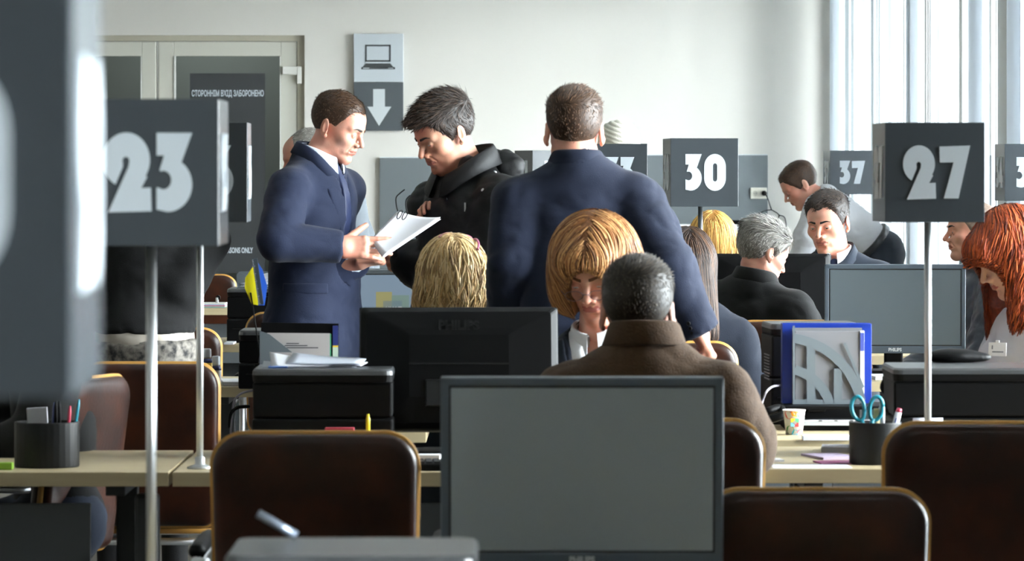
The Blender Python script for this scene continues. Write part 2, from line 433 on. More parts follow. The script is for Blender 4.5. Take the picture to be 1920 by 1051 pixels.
# grey boards on the back wall
def board(x0,x1,y0,y1,label):
    b = empty('wall_board', ((X0(x0)+X0(x1))/2, WYY, (Z0(y0)+Z0(y1))/2), label=label, cat='board')
    w, h = X0(x1)-X0(x0), Z0(y0)-Z0(y1)
    mbx('board_panel', (0,-.012,0), (w,.022,h), M_grey, b, .001)
    mbx('edge_strip', (0,-.014,h/2+.004), (w,.026,.008), M_pvcw, b, .001)
board(712,1010,296,560,'grey wall board behind the man in the black padded coat')
board(1011,1439,291,421,'long grey wall board with the power socket at its end')
sh = empty('wall_counter', (X0(1220),WYY-.2,0), label='long white counter below the grey wall board', cat='counter')
mbx('counter_top', (0,0,Z0(425)), (X0(1440)-X0(1000),.4,.045), mat('counter_white', (230,232,232), .35), sh, .003)
mbx('counter_front', (0,.02,Z0(425)/2-.015), (X0(1438)-X0(1002),.34,Z0(425)-.05), M_grey, sh, .002)
so = empty('power_socket', (X0(1422),WYY-.028,Z0(362)), label='white double power socket with a black plug at the board end', cat='socket')
mbx('cover', (0,0,0), (.122,.014,.084), mat('socket_ivory', (226,222,208), .35), so, .004)
for dx in (-.028,.030):
    MB().m(mat('socket_well', (200,196,182), .4)).lathe([(.021,0),(.021,.004),(.017,.004),(.017,.001)], (dx,-.007,0), 20, Matrix.Rotation(math.radians(90),3,'X')).build('outlet', so)
    if dx < 0: MB().m(M_black).lathe([(.0028,0),(.0028,.002)],(dx-.008,-.0105,0),8,Matrix.Rotation(math.radians(90),3,'X')).lathe([(.0028,0),(.0028,.002)],(dx+.008,-.0105,0),8,Matrix.Rotation(math.radians(90),3,'X')).build('socket_hole', so)
pc = empty('power_cable', (X0(1432),WYY-.05,Z0(362)), label='thin black cable hanging from the plug beside the grey board', cat='cable')
MB().m(M_black).lathe([(.019,0),(.02,.01),(.014,.032),(.007,.04)],(0,.012,0),16,Matrix.Rotation(math.radians(90),3,'X')).build('plug', pc)
def rel(px, py, y=0): return ((px-1432)/s0, y, (362-py)/s0)
def smooth_path(P, n=6):
    P = [Vector(p) for p in P]; out = []
    for i in range(len(P)-1):
        a, b, c, d = P[max(i-1,0)], P[i], P[i+1], P[min(i+2,len(P)-1)]
        for k in range(n):
            t = k/n; out.append(.5*((2*b)+(-a+c)*t+(2*a-5*b+4*c-d)*t*t+(-a+3*b-3*c+d)*t**3))
    out.append(P[-1]); return out
MB().m(M_black).tube(smooth_path([rel(1433,362,-.03),rel(1438,372,-.05),rel(1443,385,0),rel(1446,393,.02)]),.004,6).tube(smooth_path([rel(1446,393,.02),rel(1432,395,.0),rel(1418,403),rel(1409,417,-.1)]),.004,6).tube(smooth_path([rel(1446,393,.02),rel(1460,403,.02),rel(1452,420,.02)]),.004,6).tube(smooth_path([rel(1460,403,.02),rel(1471,408,.03),rel(1475,433,.03)]),.004,6).build('cord', pc)
rt = MB().m(M_black).box((0,0,0),(.17,.12,.02),.004).box((-.05,0,.013),(.05,.1,.01),.003).build('network_box', None, TR(X0(1388),WYY-.28,Z0(425)+.0345))
tag(rt, 'flat black device lying on the white wall counter', 'device')
# skirting
bxs('baseboard_back', [(dx1,2.44,WYY-.015,WYY,0,.09)], M_pvcw)
# ------------------------------------------------------------------ number signs
def arc(cx, cy, rx, ry, a0, a1, n=14):
    return [(cx+rx*math.cos(math.radians(a0+(a1-a0)*k/n)), cy+ry*math.sin(math.radians(a0+(a1-a0)*k/n))) for k in range(n+1)]
# outlines in units of the digit height, y down; each is a simple polygon
def N_(pts, x0, y0, h): return [((x-x0)/h, (y-y0)/h) for x, y in pts]
DIG = {
 '2': (N_([(300,785),(625,777),(620,625),(548,628),(592,556)]+arc(435,446,178,178,35,-180,22)+arc(435,446,178,178,180,118,8)+[(355,600),(408,492)]+arc(432,452,27,27,150,380,9)+[(452,490)], 258, 268, 517), .71),
 '7': (N_([(648,280),(990,270),(860,775),(697,775),(805,430),(652,432)], 648, 268, 517), .66),
 '3': (N_([(303,290),(553,290),(480,465)]+arc(380,605,173,165,-55,90,14)+[(303,755),(303,622)]+arc(350,577,57,57,125,-110,12)+[(323,518),(355,428),(303,428)], 303, 288, 485), .515),
 '0': (None, .69),
 '1': (N_([(0,0),(170,0),(170,485),(20,485),(20,130),(0,130)], 0, 0, 485), .36),
 '4': (N_([(170,0),(300,0),(300,290),(360,290),(360,400),(300,400),(300,485),(160,485),(160,400),(0,400),(0,300)], 0, 0, 485), .74),
 '6': (None, .69),
}
def digit_loops(d):
    if d == '0':
        return [[(x, y) for x, y in arc(.345,.345,.345,.345,180,360,16)+arc(.345,.655,.345,.345,0,180,16)], [(x, y) for x, y in arc(.345,.32,.065,.065,180,360,8)+arc(.345,.68,.065,.065,0,180,8)]]
    if d == '6':
        return [arc(.345,.66,.345,.34,-150,150,20)+[(.03,.78),(0,.66),(.03,.55)]+[(.33,0),(.62,0),(.42,.33)][:3], arc(.345,.66,.06,.09,0,350,12)] if False else \
               [[(.34,0),(.64,0),(.47,.31)]+arc(.345,.655,.345,.345,-55,205,22)+[(.06,.47)], arc(.345,.655,.06,.08,0,345,12)]
    return [DIG[d][0]]
def digits_mesh(text, h, depth=.002):
    bm = bmesh.new(); x = 0; gap = .075
    for ch in text:
        w = DIG[ch][1]
        loops = digit_loops(ch); es = []
        for lp in loops:
            vs = [bm.verts.new(((x+px)*h, 0, (.5-py)*h)) for px, py in lp]
            es += [bm.edges.new((vs[i], vs[(i+1) % len(vs)])) for i in range(len(vs))]
        bmesh.ops.triangle_fill(bm, edges=es, use_beauty=True)
        x += w+gap
    tot = (x-gap)*h
    for v in bm.verts: v.co.x -= tot/2
    r = bmesh.ops.extrude_face_region(bm, geom=list(bm.faces))
    for v in [g for g in r['geom'] if isinstance(g, bmesh.types.BMVert)]: v.co.y -= depth
    bmesh.ops.recalc_face_normals(bm, faces=bm.faces)
    me = bpy.data.meshes.new('digits'); bm.to_mesh(me); bm.free(); me.materials.append(M_digit)
    return me
SZ = .25
def number_sign(text, pxc, s, th, label, basez=.75, pole_r=.0088, d=SZ, polex=None):
    """pxc: image column of the front face centre; s px per metre there"""
    X, Y = (pxc-CX)/s, F/s
    cx, cy = X-math.sin(th)*d/2, Y+math.cos(th)*d/2
    r = empty('number_sign', (cx, cy, basez), th, label, 'number sign', 'graphite cube signs on chrome poles')
    mbx('sign_box', (0,0,CH-basez), (SZ,d,SZ), M_sign, r, .0015)
    me = digits_mesh(text, .1355)
    for k in range(4):
        w = SZ/2 if k % 2 == 0 else SZ/2
        M = RZ(k*math.pi/2) @ TR(.004,-(d/2 if k % 2 == 0 else SZ/2)-.0001,CH-basez) @ Matrix.Diagonal((.86,1,1,1))
        link('digits', me, r, M)
    p = MB().m(M_steel).lathe([(pole_r,0),(pole_r,CH-basez-SZ/2)],(0,0,0),20).build('pole', r)
    MB().m(M_steel).lathe([(.032,0),(.032,.004),(.018,.009),(.0125,.012),(.0125,.028),(pole_r,.03)],(0,0,0),24).build('pole_base', r)
    return r
number_sign('20', -290, 3400, .045, 'huge blurred dark sign box filling the left edge of the view')
number_sign('23', 272, 1104, .01, 'sign box reading 23 on a chrome pole')
number_sign('26', 370, 749, .03, 'sign box mostly hidden behind the sign reading 23, its pole standing on the beige desk')
number_sign('30', 1321, 512, .075, 'sign box reading 30 beyond the standing man seen from behind')
number_sign('27', 1753, 749, .035, 'sign box reading 27 in front of the window blinds')
number_sign('37', 1597, 328, .075, 'small sign box reading 37 behind the bending man in white')
number_sign('34', 1937, 428, .05, 'sign box cut off by the right edge of the view')
number_sign('33', 1160, 430, .0, 'sign box half hidden behind the knitted white hat')
number_sign('31', 1036, 330, .42, 'turned sign box between the padded coat and the man seen from behind')
fs = number_sign('32', 384, 315, .03, 'farthest thin sign pole left of the yellow and blue flag')
# ------------------------------------------------------------------ desks
def desk(x0, x1, yf, depth, label, panel=True, zt=.75, th=.036, cat='desk', group='beige service desks', leg=M_leg):
    cx = (x0+x1)/2; r = empty('desk', (cx, yf+depth/2, 0), 0, label, cat, group); w = x1-x0
    mbx('desk_top', (0,0,zt-th/2), (w,depth,th), M_beige, r, .0015)
    for sx in (-1,1):
        b = MB().m(leg).box((sx*(w/2-.14),.0,(zt-th)/2+.02),(.055,.05,zt-th-.04),.004).box((sx*(w/2-.14),0,.02),(.06,depth-.1,.035),.006).box((sx*(w/2-.14),0,zt-th-.015),(.05,depth-.14,.028),.003)
        b.build('leg', r)
    if panel: mbx('modesty_panel', (0,-depth/2+.14,.45), (w-.42,.018,.42), M_greyd, r, .001)
    return r
Y1 = F/749
desk(-2.35,-.86,Y1,.76,'beige desk under the pole of the sign half hidden at far left')
desk(-.85,.62,Y1,.76,'beige desk between the big brown chair and the man in the brown jacket')
desk(.63,2.15,F/741,.80,'beige desk with the black pen pot and scissors on it')
desk(.70,2.3,F/669,.95,'beige desk carrying the colourful paper cup and blue binder')
desk(-1.16,-.35,F/536,.70,'beige desk with glue bottles behind the second row chair',panel=False)
desk(.68,2.5,F/523,.93,'beige desk under the blank grey monitor at right')
desk(-2.6,-.60,F/429,.68,'beige desk behind the black printer at left, in front of the far desk')
desk(-3.4,-1.2,F/340,.65,'farthest beige desk, near the glass door')
desk(.95,2.2,15.70,.6,'desk where the dark haired man in a suit sits',panel=False)
desk(-1.1,.35,5.0,.75,'nearest desk carrying the printer at the bottom of the view')
desk(-.75,.75,6.45,1.1,zt=.73,label='desk carrying the large blurred grey monitor in front')
desk(-.2,2.3,21.72,.7,'far desk under the small signs reading 31 and 37',panel=False)
desk(-.1,.95,16.55,.7,'desk under the sign half hidden by the cream knitted hat',panel=False)
desk(-.60,.15,F/485-.25,.8,'desk of the lit monitor behind the black one',panel=False)
# dark cable column and panel below the left desk
mb = MB().m(M_leg).box((0,0,.34),(.06,.07,.68),.01).build('cable_column', None, TR((262-CX)/749,Y1+.2,0)); tag(mb,'dark upright cable column under the left beige desk','cable duct')
# ------------------------------------------------------------------ chairs
def chair(w=.45, htop=.95):
    r = empty('chair')
    zb = .46; H = htop-zb
    def outline(w, ztop, zbot, rt, rb, n=8):
        pts = []
        for (sx, sz, a0, rr) in ((1,1,0,rt),(-1,1,90,rt),(-1,-1,180,rb),(1,-1,270,rb)):
            cx = sx*(w/2-rr); cz = (ztop-rr) if sz > 0 else (zbot+rr)
            for k in range(n+1):
                a = math.radians(a0+90*k/n); x, z = cx+rr*math.cos(a), cz+rr*math.sin(a)
                t = (z-zbot)/(ztop-zbot); x *= .955+.045*math.sin(min(1,max(0,t))*math.pi*.62+.2)
                pts.append((x, z))
        return pts
    def curve(x, z):  # back curvature seen from above and leaning
        t = (z-zb)/H
        return -.07*max(t-.15,0)**1.2 - .25*x*x*-1*(-.5) 
    def slab(name, pts, y0, y1, m, puff=0, inset=.0, rows=5):
        b = MB().m(m); cx0, cz0 = 0, sum(p[1] for p in pts)/len(pts)
        rings = []
        prof = [(y0, 1), (y1, 1)] if not puff else [(y0,1),(y0+(y1-y0)*.35,1),(y0+(y1-y0)*.7,.985),(y0+(y1-y0)*.9,.955),(y1,.9),(y1+(y1-y0)*.12,.6),(y1+(y1-y0)*.16,.25),(y1+(y1-y0)*.17,.02)]
        if not puff: prof = [(y0,.02),(y0,.5)]+prof+[(y1,.5),(y1,.02)]
        for y, sc in prof:
            ring = []
            for x, z in pts:
                X, Z = x*sc if sc < .9 else x-(1-sc)*.45*(1 if x > 0 else -1)*1.0, cz0+(z-cz0)*sc if sc < .9 else z-(1-sc)*.45*(1 if z > cz0 else -1)
                ring.append(Vector((X, y+curve(X, Z), Z)))
            rings.append(ring)
        b.ring(rings, caps=True, smooth=True); return b.build(name, r)
    core = outline(w, htop, zb, .075, .05)
    slab('back_shell', core, -.012, .003, M_wood)
    pad = outline(w-.014, htop-.007, zb+.007, .069, .045)
    slab('back_pad', pad, -.010, -.042, M_leather, puff=1)
    slab('back_pad', pad, .002, .034, M_leather, puff=1)
    # seat
    seat = outline(w, .25, -.24, .05, .08)
    b = MB().m(M_wood); b.ring([[Vector((x*s_, z*s_+.27-.0, .44+h)) for x, z in seat] for s_, h in ((.02,0),(1,0),(1,.014),(.02,.014))])
    b.build('seat_shell', r)
    b = MB().m(M_leather); b.ring([[Vector((x*s_, z*s_+.27, .454+h)) for x, z in seat] for s_, h in ((.98,0),(.985,.02),(.96,.045),(.8,.06),(.4,.066),(.02,.067))]); b.build('seat_pad', r)
    # chrome sled frame with arms
    for sx in (-1,1):
        x = sx*(w/2+.035)
        pts = smooth_path([(x*.9,-.0,.66),(x,.02,.66),(x,.10,.66),(x,.38,.66),(x,.46,.63),(x,.47,.5),(x,.47,.08),(x,.43,.02),(x,.35,.012),(x,.0,.012),(x,-.02,.012)],5)
        MB().m(M_steel).tube(pts,.0115,10).build('leg_frame', r)
        MB().m(M_black).tube(smooth_path([(x,.05,.676),(x,.08,.682),(x,.34,.682),(x,.39,.674)],4),[.012]+[.019]*11+[.012],10).build('armrest', r)
    MB().m(M_steel).tube([(-w/2-.035,-.02,.012),(w/2+.035,-.02,.012)],.0115,10).build('floor_bar', r)
    for yy in (.42,.1): MB().m(M_steel).tube([(-w/2,yy,.41),(w/2,yy,.41)],.0105,10).build('seat_bar', r)
    MB().m(M_steel).tube([(-w/2-.01,-.084,.655),(w/2+.01,-.084,.655)],.0085,10).lathe([(.013,-.012),(.013,.012)],(-w/2+.03,-.084,.655),12,Matrix.Rotation(math.pi/2,3,'Y')).lathe([(.013,-.012),(.013,.012)],(w/2-.03,-.084,.655),12,Matrix.Rotation(math.pi/2,3,'Y')).build('back_bar', r)
    return r
proto = chair(); first = [True]
def put_chair(pxl, pxr, pyt, s, label, rz=0, dz=0, bar=True):
    o = proto if first[0] else copy_tree(proto); 
    x = ((pxl+pxr)/2-CX)/s; y = F/s; z = CH-(pyt-HY)/s
    o.location = (x, y, 0); o.rotation_euler = (0,0,rz)
    o.scale = ((pxr-pxl)/s/.45, 1, z/.95)
    first[0] = False
    tag(o, label, 'chair', 'brown leather chairs with pale wooden edges')
    return o
CHAIRS = [
 (397,790,803,870,'large brown leather chair, whole back seen, left of the blurred grey monitor',0),
 (1310,1740,908,945,'brown leather chair cut by the bottom edge, right of the blurred grey monitor',0),
 (1648,2036,785,840,'brown leather chair with a chrome bar at the right edge of the view',0),
 (1059,1433,780,831,'brown leather chair of the man in the brown jacket',0),
 (150,417,675,640,'brown leather chair behind the two chrome sign poles at left',0),
 (196,420,612,500,'brown leather chair beside the person in the patterned skirt',0),
 (209,355,592,445,'brown chair mostly hidden by the black sweater, only its curved corner showing',0),
 (280,446,513,322,'farthest brown chair, below the notice on the glass door',0),
 (461,670,583,472,'brown chair behind the flag stand and the man in the navy suit',0),
 (500,620,604,500,'brown chair showing only a pale top edge beside the lit monitor',0),
 (1370,1598,598,480,'shiny light-reflecting chair back in front of the grey haired man',.0),
 (1126,1383,637,560,'brown chair of the long haired woman, its right corner showing',0),
 (1177,1379,583,450,'brown chair showing a small curved corner left of the shiny chair back',0),
]
for a in CHAIRS:
    c = put_chair(*a[:5], rz=a[5])
    if a[2] not in (785,):
        for ch in list(c.children):
            if ch.name.startswith('back_bar'): bpy.data.objects.remove(ch)
# fix: keep a bar on the right hand chair (copied before removal)
o = copy_tree(proto); o.location = ((128-CX)/690, F/690, 0); o.rotation_euler = (0,0,math.radians(70)); tag(o,'brown leather chair turned sideways behind the blurred sign at left','chair','brown leather chairs with pale wooden edges')
# ------------------------------------------------------------------ monitors
M_bezel = mat('monitor_bezel', (78,88,98), .42)
M_bezelf = mat('monitor_bezel_dark', (24,25,27), .45)
M_scr = mat('blank_screen', (158,168,175), .5, spec=.3)  # pale base colour carries the room's reflection; the bare panel is near black
M_logo = mat('logo_silver', (215,218,220), .4)
def monitor(label, w, h, pos, rz=0, tilt=0, back=False, screen=None, bez=None, logo=True, base=.75, backlogo=False):
    """pos: bottom centre of the front face"""
    bez = bez or M_bezel
    r = empty('monitor', (pos[0],pos[1],base), rz, label, 'monitor', None)
    z0 = pos[2]-base; T = TR(0,0,z0) @ RX(tilt)
    t = .016; tb = .028
    f = MB().m(bez)
    for c, d in (((0,.012,h-t/2),(w,.03,t)),((0,.012,tb/2),(w,.03,tb)),((-w/2+t/2,.012,h/2),(t,.03,h)),((w/2-t/2,.012,h/2),(t,.03,h))):
        f.box(c, d, .003)
    fr = f.build('bezel', r, T)
    MB().m(M_bezelf).box((0,.003,h/2+.006),(w-2*t,.008,h-t-tb+.002)).build('screen_gap', r, T)
    sc_ = MB().m(screen or M_scr).box((0,.0005,(tb+h-t)/2),(w-2*t-.008,.006,h-t-tb-.008)).build('screen', r, T)
    # back shell
    b = MB().m(M_black)
    pr = [(.027,1,1),(.036,.985,.985),(.05,.93,.9),(.062,.6,.62),(.066,.5,.5)]
    rings = [[Vector((x*sx, y, h/2+z*sz)) for x, z in rrect(w,h,.012,3)] for y, sx, sz in pr]
    b.ring(rings, smooth=False).build('back_shell', r, T)
    b = MB().m(M_blackg).box((0,.0665,h*.52),(w*.5,.003,h*.012)).box((0,.066,h*.28),(w*.34,.008,h*.22),.004); b.build('stand_mount', r, T)
    b = MB().m(M_black).box((0,.085,(z0+h*.3)/2),(.07,.03,z0+h*.3),.008); b.build('neck', r)
    b = MB().m(M_black).ring([[Vector((x, .06+y, z)) for x, y in rrect(.25*k,.19*k,.03*k,5)] for z, k in ((0,1),(.008,1),(.014,.96),(.016,.8))]); b.build('base', r)
    if logo: text_mesh('PHILIPS', .017, M_logo, T @ TR(0,-.0034,.0085) @ FACE, r, sx=.9, bold=.0008)
    if backlogo: text_mesh('PHILIPS', .034, M_blackg, T @ TR(.0,.0635,h*.80) @ RZ(math.pi) @ FACE, r, sx=1.0, bold=.0012)
    return r
# big blurred one : front face 820..1352 wide, top y 702
monitor('large blurred grey monitor with a blank screen in the foreground', .543, .366, ((1091-CX)/975, F/975, CH-(1062-HY)/975), rz=.0, tilt=math.radians(4), base=.73)
monitor('grey monitor with a blank screen standing by the red haired woman', .522, .33, ((1678-CX)/505, F/505, CH-(662-HY)/505), rz=-.03, tilt=math.radians(3), screen=mat('blank_screen_far', (92,101,106), .5, spec=.3))  # screen colour darkened to offset the stronger light on this row
# lit desktop
M_desk = mat('lit_desktop', (20,22,24), .5, emit=(120,140,158,.55))
m3 = monitor('lit monitor showing a blue desktop with coloured squares', .535, .345, ((737-CX)/485, F/485, CH-(670-HY)/485), rz=.03, tilt=math.radians(9), screen=M_desk, bez=mat('bezel_mid', (70,76,80), .45), logo=False)
T3 = TR(0,0,CH-(670-HY)/485-.75) @ RX(math.radians(9))
def em(n, c, s=.55): return mat(n, (20,20,20), .5, emit=c+(s,))
def scr(name, x, z, w, h, m): return mbx(name, (x,-.0031,z), (w,.0008,h), m, m3, 0, T3)
scr('icon_square', -.035,.225,.062,.068, em('icon_yellow',(150,146,96)))
scr('icon_square', .028,.212,.068,.068, em('icon_green',(112,136,128)))
scr('icon_square', -.002,.19,.072,.068, em('icon_blue',(98,118,130)))
scr('icon_square', .05,.175,.022,.022, em('icon_red',(140,104,108)))
scr('desktop_note', .105,.285,.075,.05, em('icon_note',(140,150,154)))
for k in range(7): scr('desktop_icon', -.238,.27-k*.031,.006,.012, em('icon_dot',(150,160,162)))
scr('task_bar', 0,.032,.49,.008, em('task_bar',(105,112,116)))
text_mesh('ЦНАП', .04, em('desktop_text',(170,176,176)), T3 @ TR(.003,-.0036,.172) @ FACE, m3, sx=.55, bold=.001, depth=.0002)
text_mesh('ЦЕНТР НАДАННЯ', .034, em('desktop_text',(170,176,176)), T3 @ TR(.02,-.0036,.072) @ FACE, m3, sx=.62, bold=.0006, depth=.0002)
# black, seen from behind
monitor('large black monitor seen from behind with an embossed maker name', .532, .335, ((860-CX)/705, F/705+.05, CH-(812-HY)/705), rz=math.pi+.03, tilt=math.radians(14), bez=M_black, logo=False, backlogo=True)
monitor('black monitor seen from behind in front of the dark haired man in a suit', .488, .325, ((1446-CX)/455, F/455+.05, CH-(624-HY)/455), rz=math.pi-.02, tilt=math.radians(7), bez=M_black, logo=False)
# ------------------------------------------------------------------ printers
M_pr = mat('printer_black', (9,9,10), .5, spec=.12)
M_prtop = mat('printer_lid', (52,54,56), .33, spec=.9)  # greyer than the body: sky sheen on black plastic put into the colour
def printer(label, x0, x1, y0, y1, z0, z1, rz=0, vents=False, lid=.035):
    r = empty('printer', ((x0+x1)/2, (y0+y1)/2, z0), rz, label, 'printer'); w, d, h = x1-x0, y1-y0, z1-z0
    hb = h-lid
    mbx('body', (0,0,hb/2*.52), (w,d,hb*.52), M_pr, r, .006)
    mbx('upper_body', (0,.003,hb*.76+.0015), (w-.004,d-.006,hb*.48-.003), M_pr, r, .006)
    b = MB().m(M_pr).ring([[Vector((x,y,hb+z)) for x, y in rrect(w*k,d*k2,.025,4)] for z,k,k2 in ((.001,.99,.985),(lid*.5,1,1),(lid*.55,1,1))], smooth=False)
    b.build('scanner_unit', r)
    MB().m(M_prtop).ring([[Vector((x,y,hb+z)) for x, y in rrect(w*k,d*k2,.025,4)] for z,k,k2 in ((lid*.56,1,1),(lid*.85,.995,.99),(lid,.975,.965))], smooth=False).build('lid', r)
    MB().m(M_blackg).box((0,-d/2-.001,hb*.3),(w*.86,.004,.004)).box((0,-d/2-.001,hb*.17),(w*.2,.006,.014),.003).build('paper_tray', r)
    if vents:
        v = MB().m(mat('vent_silver', (150,152,154), .4))
        for k in range(9): v.box((-w/2-.001,-d*.12,hb*.50+k*.009),(.003,d*.45,.0035))
        v.build('vent', r)
    return r
def pz(py, s): return CH-(py-HY)/s
printer('black printer with papers piled on top, left of the black monitor', (472-CX)/715, (472-CX)/715+.37, F/715, F/715+.28, .75, pz(692,715))
printer('black printer left of the grey magazine file, in the second row', (443-CX)/545, (443-CX)/545+.36, F/541, F/541+.26, .75, .952)
printer('black printer behind the flag with a grey tray on it', (425-CX)/426, (425-CX)/426+.38, F/426, F/426+.3, .75, pz(541,426))
printer('wide black printer behind the pole of the sign reading 27', (1675-CX)/712, (1675-CX)/712+.46, F/712, F/712+.33, .75, pz(690,712))
printer('tall black printer with side vents left of the blue binder', (1441-CX)/630, (1441-CX)/630+.27, F/630, F/630+.26, .7505, pz(607,630), rz=.06, vents=True)
printer('blurred printer lid at the bottom edge of the view', (418-CX)/1388, (895-CX)/1388, F/1388, F/1388+.27, .75, pz(1042,1388))
# ------------------------------------------------------------------ people
def skin(name, rgb): return mat(name, rgb, .5, sss=.10, bump=.12, bscale=420, rgb2=tuple(min(255,int(c*k)) for c,k in zip(rgb,(1.05,.94,.92))), vscale=14)
M_eye = mat('eye_white', (200,195,188), .2); M_iris = mat('iris', (70,60,48), .2); M_pupil = mat('pupil', (10,9,8), .15)
def sm(t, a, b):
    t = np.clip((t-a)/(b-a), 0, 1); return t*t*(3-2*t)
def skull_sdf(w=1, jaw=1, fem=False, jowl=0, nose=1, age=0):
    S = SDF()
    S.u(Ell((0,-.018,.035),(.077*w,.099,.086)))
    S.u(Ell((0,.028,-.02),(.064*w,.062,.088)), .03)
    S.u(Ell((0,.045,.045),(.058*w,.046,.045)), .03)                 # forehead
    S.u(Cap((-.046*w*jaw,-.002,-.062),(-.012,.066,-.100),.020,.017), .03)
    S.u(Cap((.046*w*jaw,-.002,-.062),(.012,.066,-.100),.020,.017), .03)
    S.u(Ell((0,.074,-.100),(.019*jaw,.017,.015)), .02)              # chin
    if jowl:
        for s in (-1,1): S.u(Ell((s*.040,.035,-.072),(.024,.030,.026)), .025)
        S.u(Ell((0,.03,-.108),(.042,.045,.022)), .03)
    return S
def head_sdf(w=1, jaw=1, fem=False, jowl=0, nose=1, open_=.0042, ears=True, brow=1, age=0):
    S = skull_sdf(w, jaw, fem, jowl, nose)
    for s in (-1,1):
        S.u(Ell((s*.043*w,.058,-.022),(.022,.022,.018)), .025)       # cheekbone
        S.u(Cap((s*.012,.090,.020),(s*.044*w,.074,.021),.0085*brow,.007), .018)
        S.sub(Ell((s*.031,.100,-.001),(.018,.016,.0125)), .014)
    S.u(Cap((0,.087,.014),(0,.115*(.985+.015*nose),-.029),.0072,.0092*nose), .011)   # nose
    for s in (-1,1):
        S.u(Ell((s*.0125*nose,.100,-.035),(.0085,.011,.0078)), .006)
        S.sub(Ell((s*.0068,.107,-.0445),(.0038,.006,.0035)), .003)
        S.u(Cap((s*.020,.084,-.036),(s*.032,.070,-.066),.005,.005), .02)        # nasolabial
    S.u(Ell((0,.085,-.062),(.026,.015,.020)), .016)                 # muzzle
    f = 1.15 if fem else 1
    S.u(Cap((-.016,.0905,-.0585),(.016,.0905,-.0585),.0042*f,.0042*f), .006)
    S.u(Ell((0,.0955,-.0585),(.012,.0048*f,.0042)), .005)
    S.u(Cap((-.013,.0915,-.0695),(.013,.0915,-.0695),.0048*f,.0048*f), .006)
    S.sub(Cap((-.021,.0985,-.0640),(.021,.0985,-.0640),.0013,.0013), .002)
    S.sub(Cap((-.024,.088,-.0645),(-.019,.0945,-.0640),.0022,.0022), .003)
    S.sub(Cap((.024,.088,-.0645),(.019,.0945,-.0640),.0022,.0022), .003)
    S.sub(Ell((0,.094,-.083),(.016,.008,.006)), .010)               # under the lip
    for s in (-1,1):
        S.u(Ell((s*.031,.0795,-.001),(.0142,.0138,.0128)), .004)    # lids
        S.sub(Ell((s*.031,.0950,-.0025),(.0125,.0095,open_)), .0015)
        S.sub(Cap((s*.018,.094,.006),(s*.044,.088,.006),.0012,.0012), .003)
    if age:
        for s in (-1,1):
            S.sub(Cap((s*.020,.0985,-.040),(s*.031,.084,-.062),.0022,.0018), .005)
            S.sub(Cap((s*.020,.096,-.014),(s*.040,.088,-.017),.0016,.0012), .004)
    if ears:
        for s in (-1,1):
            ax = Matrix.Rotation(s*math.radians(-22), 3, 'Z') @ Matrix.Rotation(math.radians(10), 3, 'X')
            S.u(Ell((s*.0815*w,-.016,-.008),(.0075,.020,.033),[list(r) for r in ax.transposed()]), .006)
            S.sub(Ell((s*.0885*w,-.009,-.004),(.0055,.011,.018)), .004)
            S.sub(Ell((s*.0875*w,-.012,.010),(.003,.010,.010)), .004)
            S.u(Ell((s*.0795*w,-.004,-.036),(.0055,.008,.009)), .004)
    return S
def relax(V, Q, n=2, lam=.5):
    for _ in range(n):
        acc = np.zeros_like(V); c = np.zeros(len(V), dtype=np.float32)
        for i in range(4):
            a, b = Q[:, i], Q[:, (i+1) % 4]
            for k in range(3):
                acc[:, k] += np.bincount(a, V[b, k], len(V))+np.bincount(b, V[a, k], len(V))
            c += np.bincount(a, minlength=len(V))+np.bincount(b, minlength=len(V))
        V = V+(acc/np.maximum(c, 1)[:, None]-V)*lam
    return V
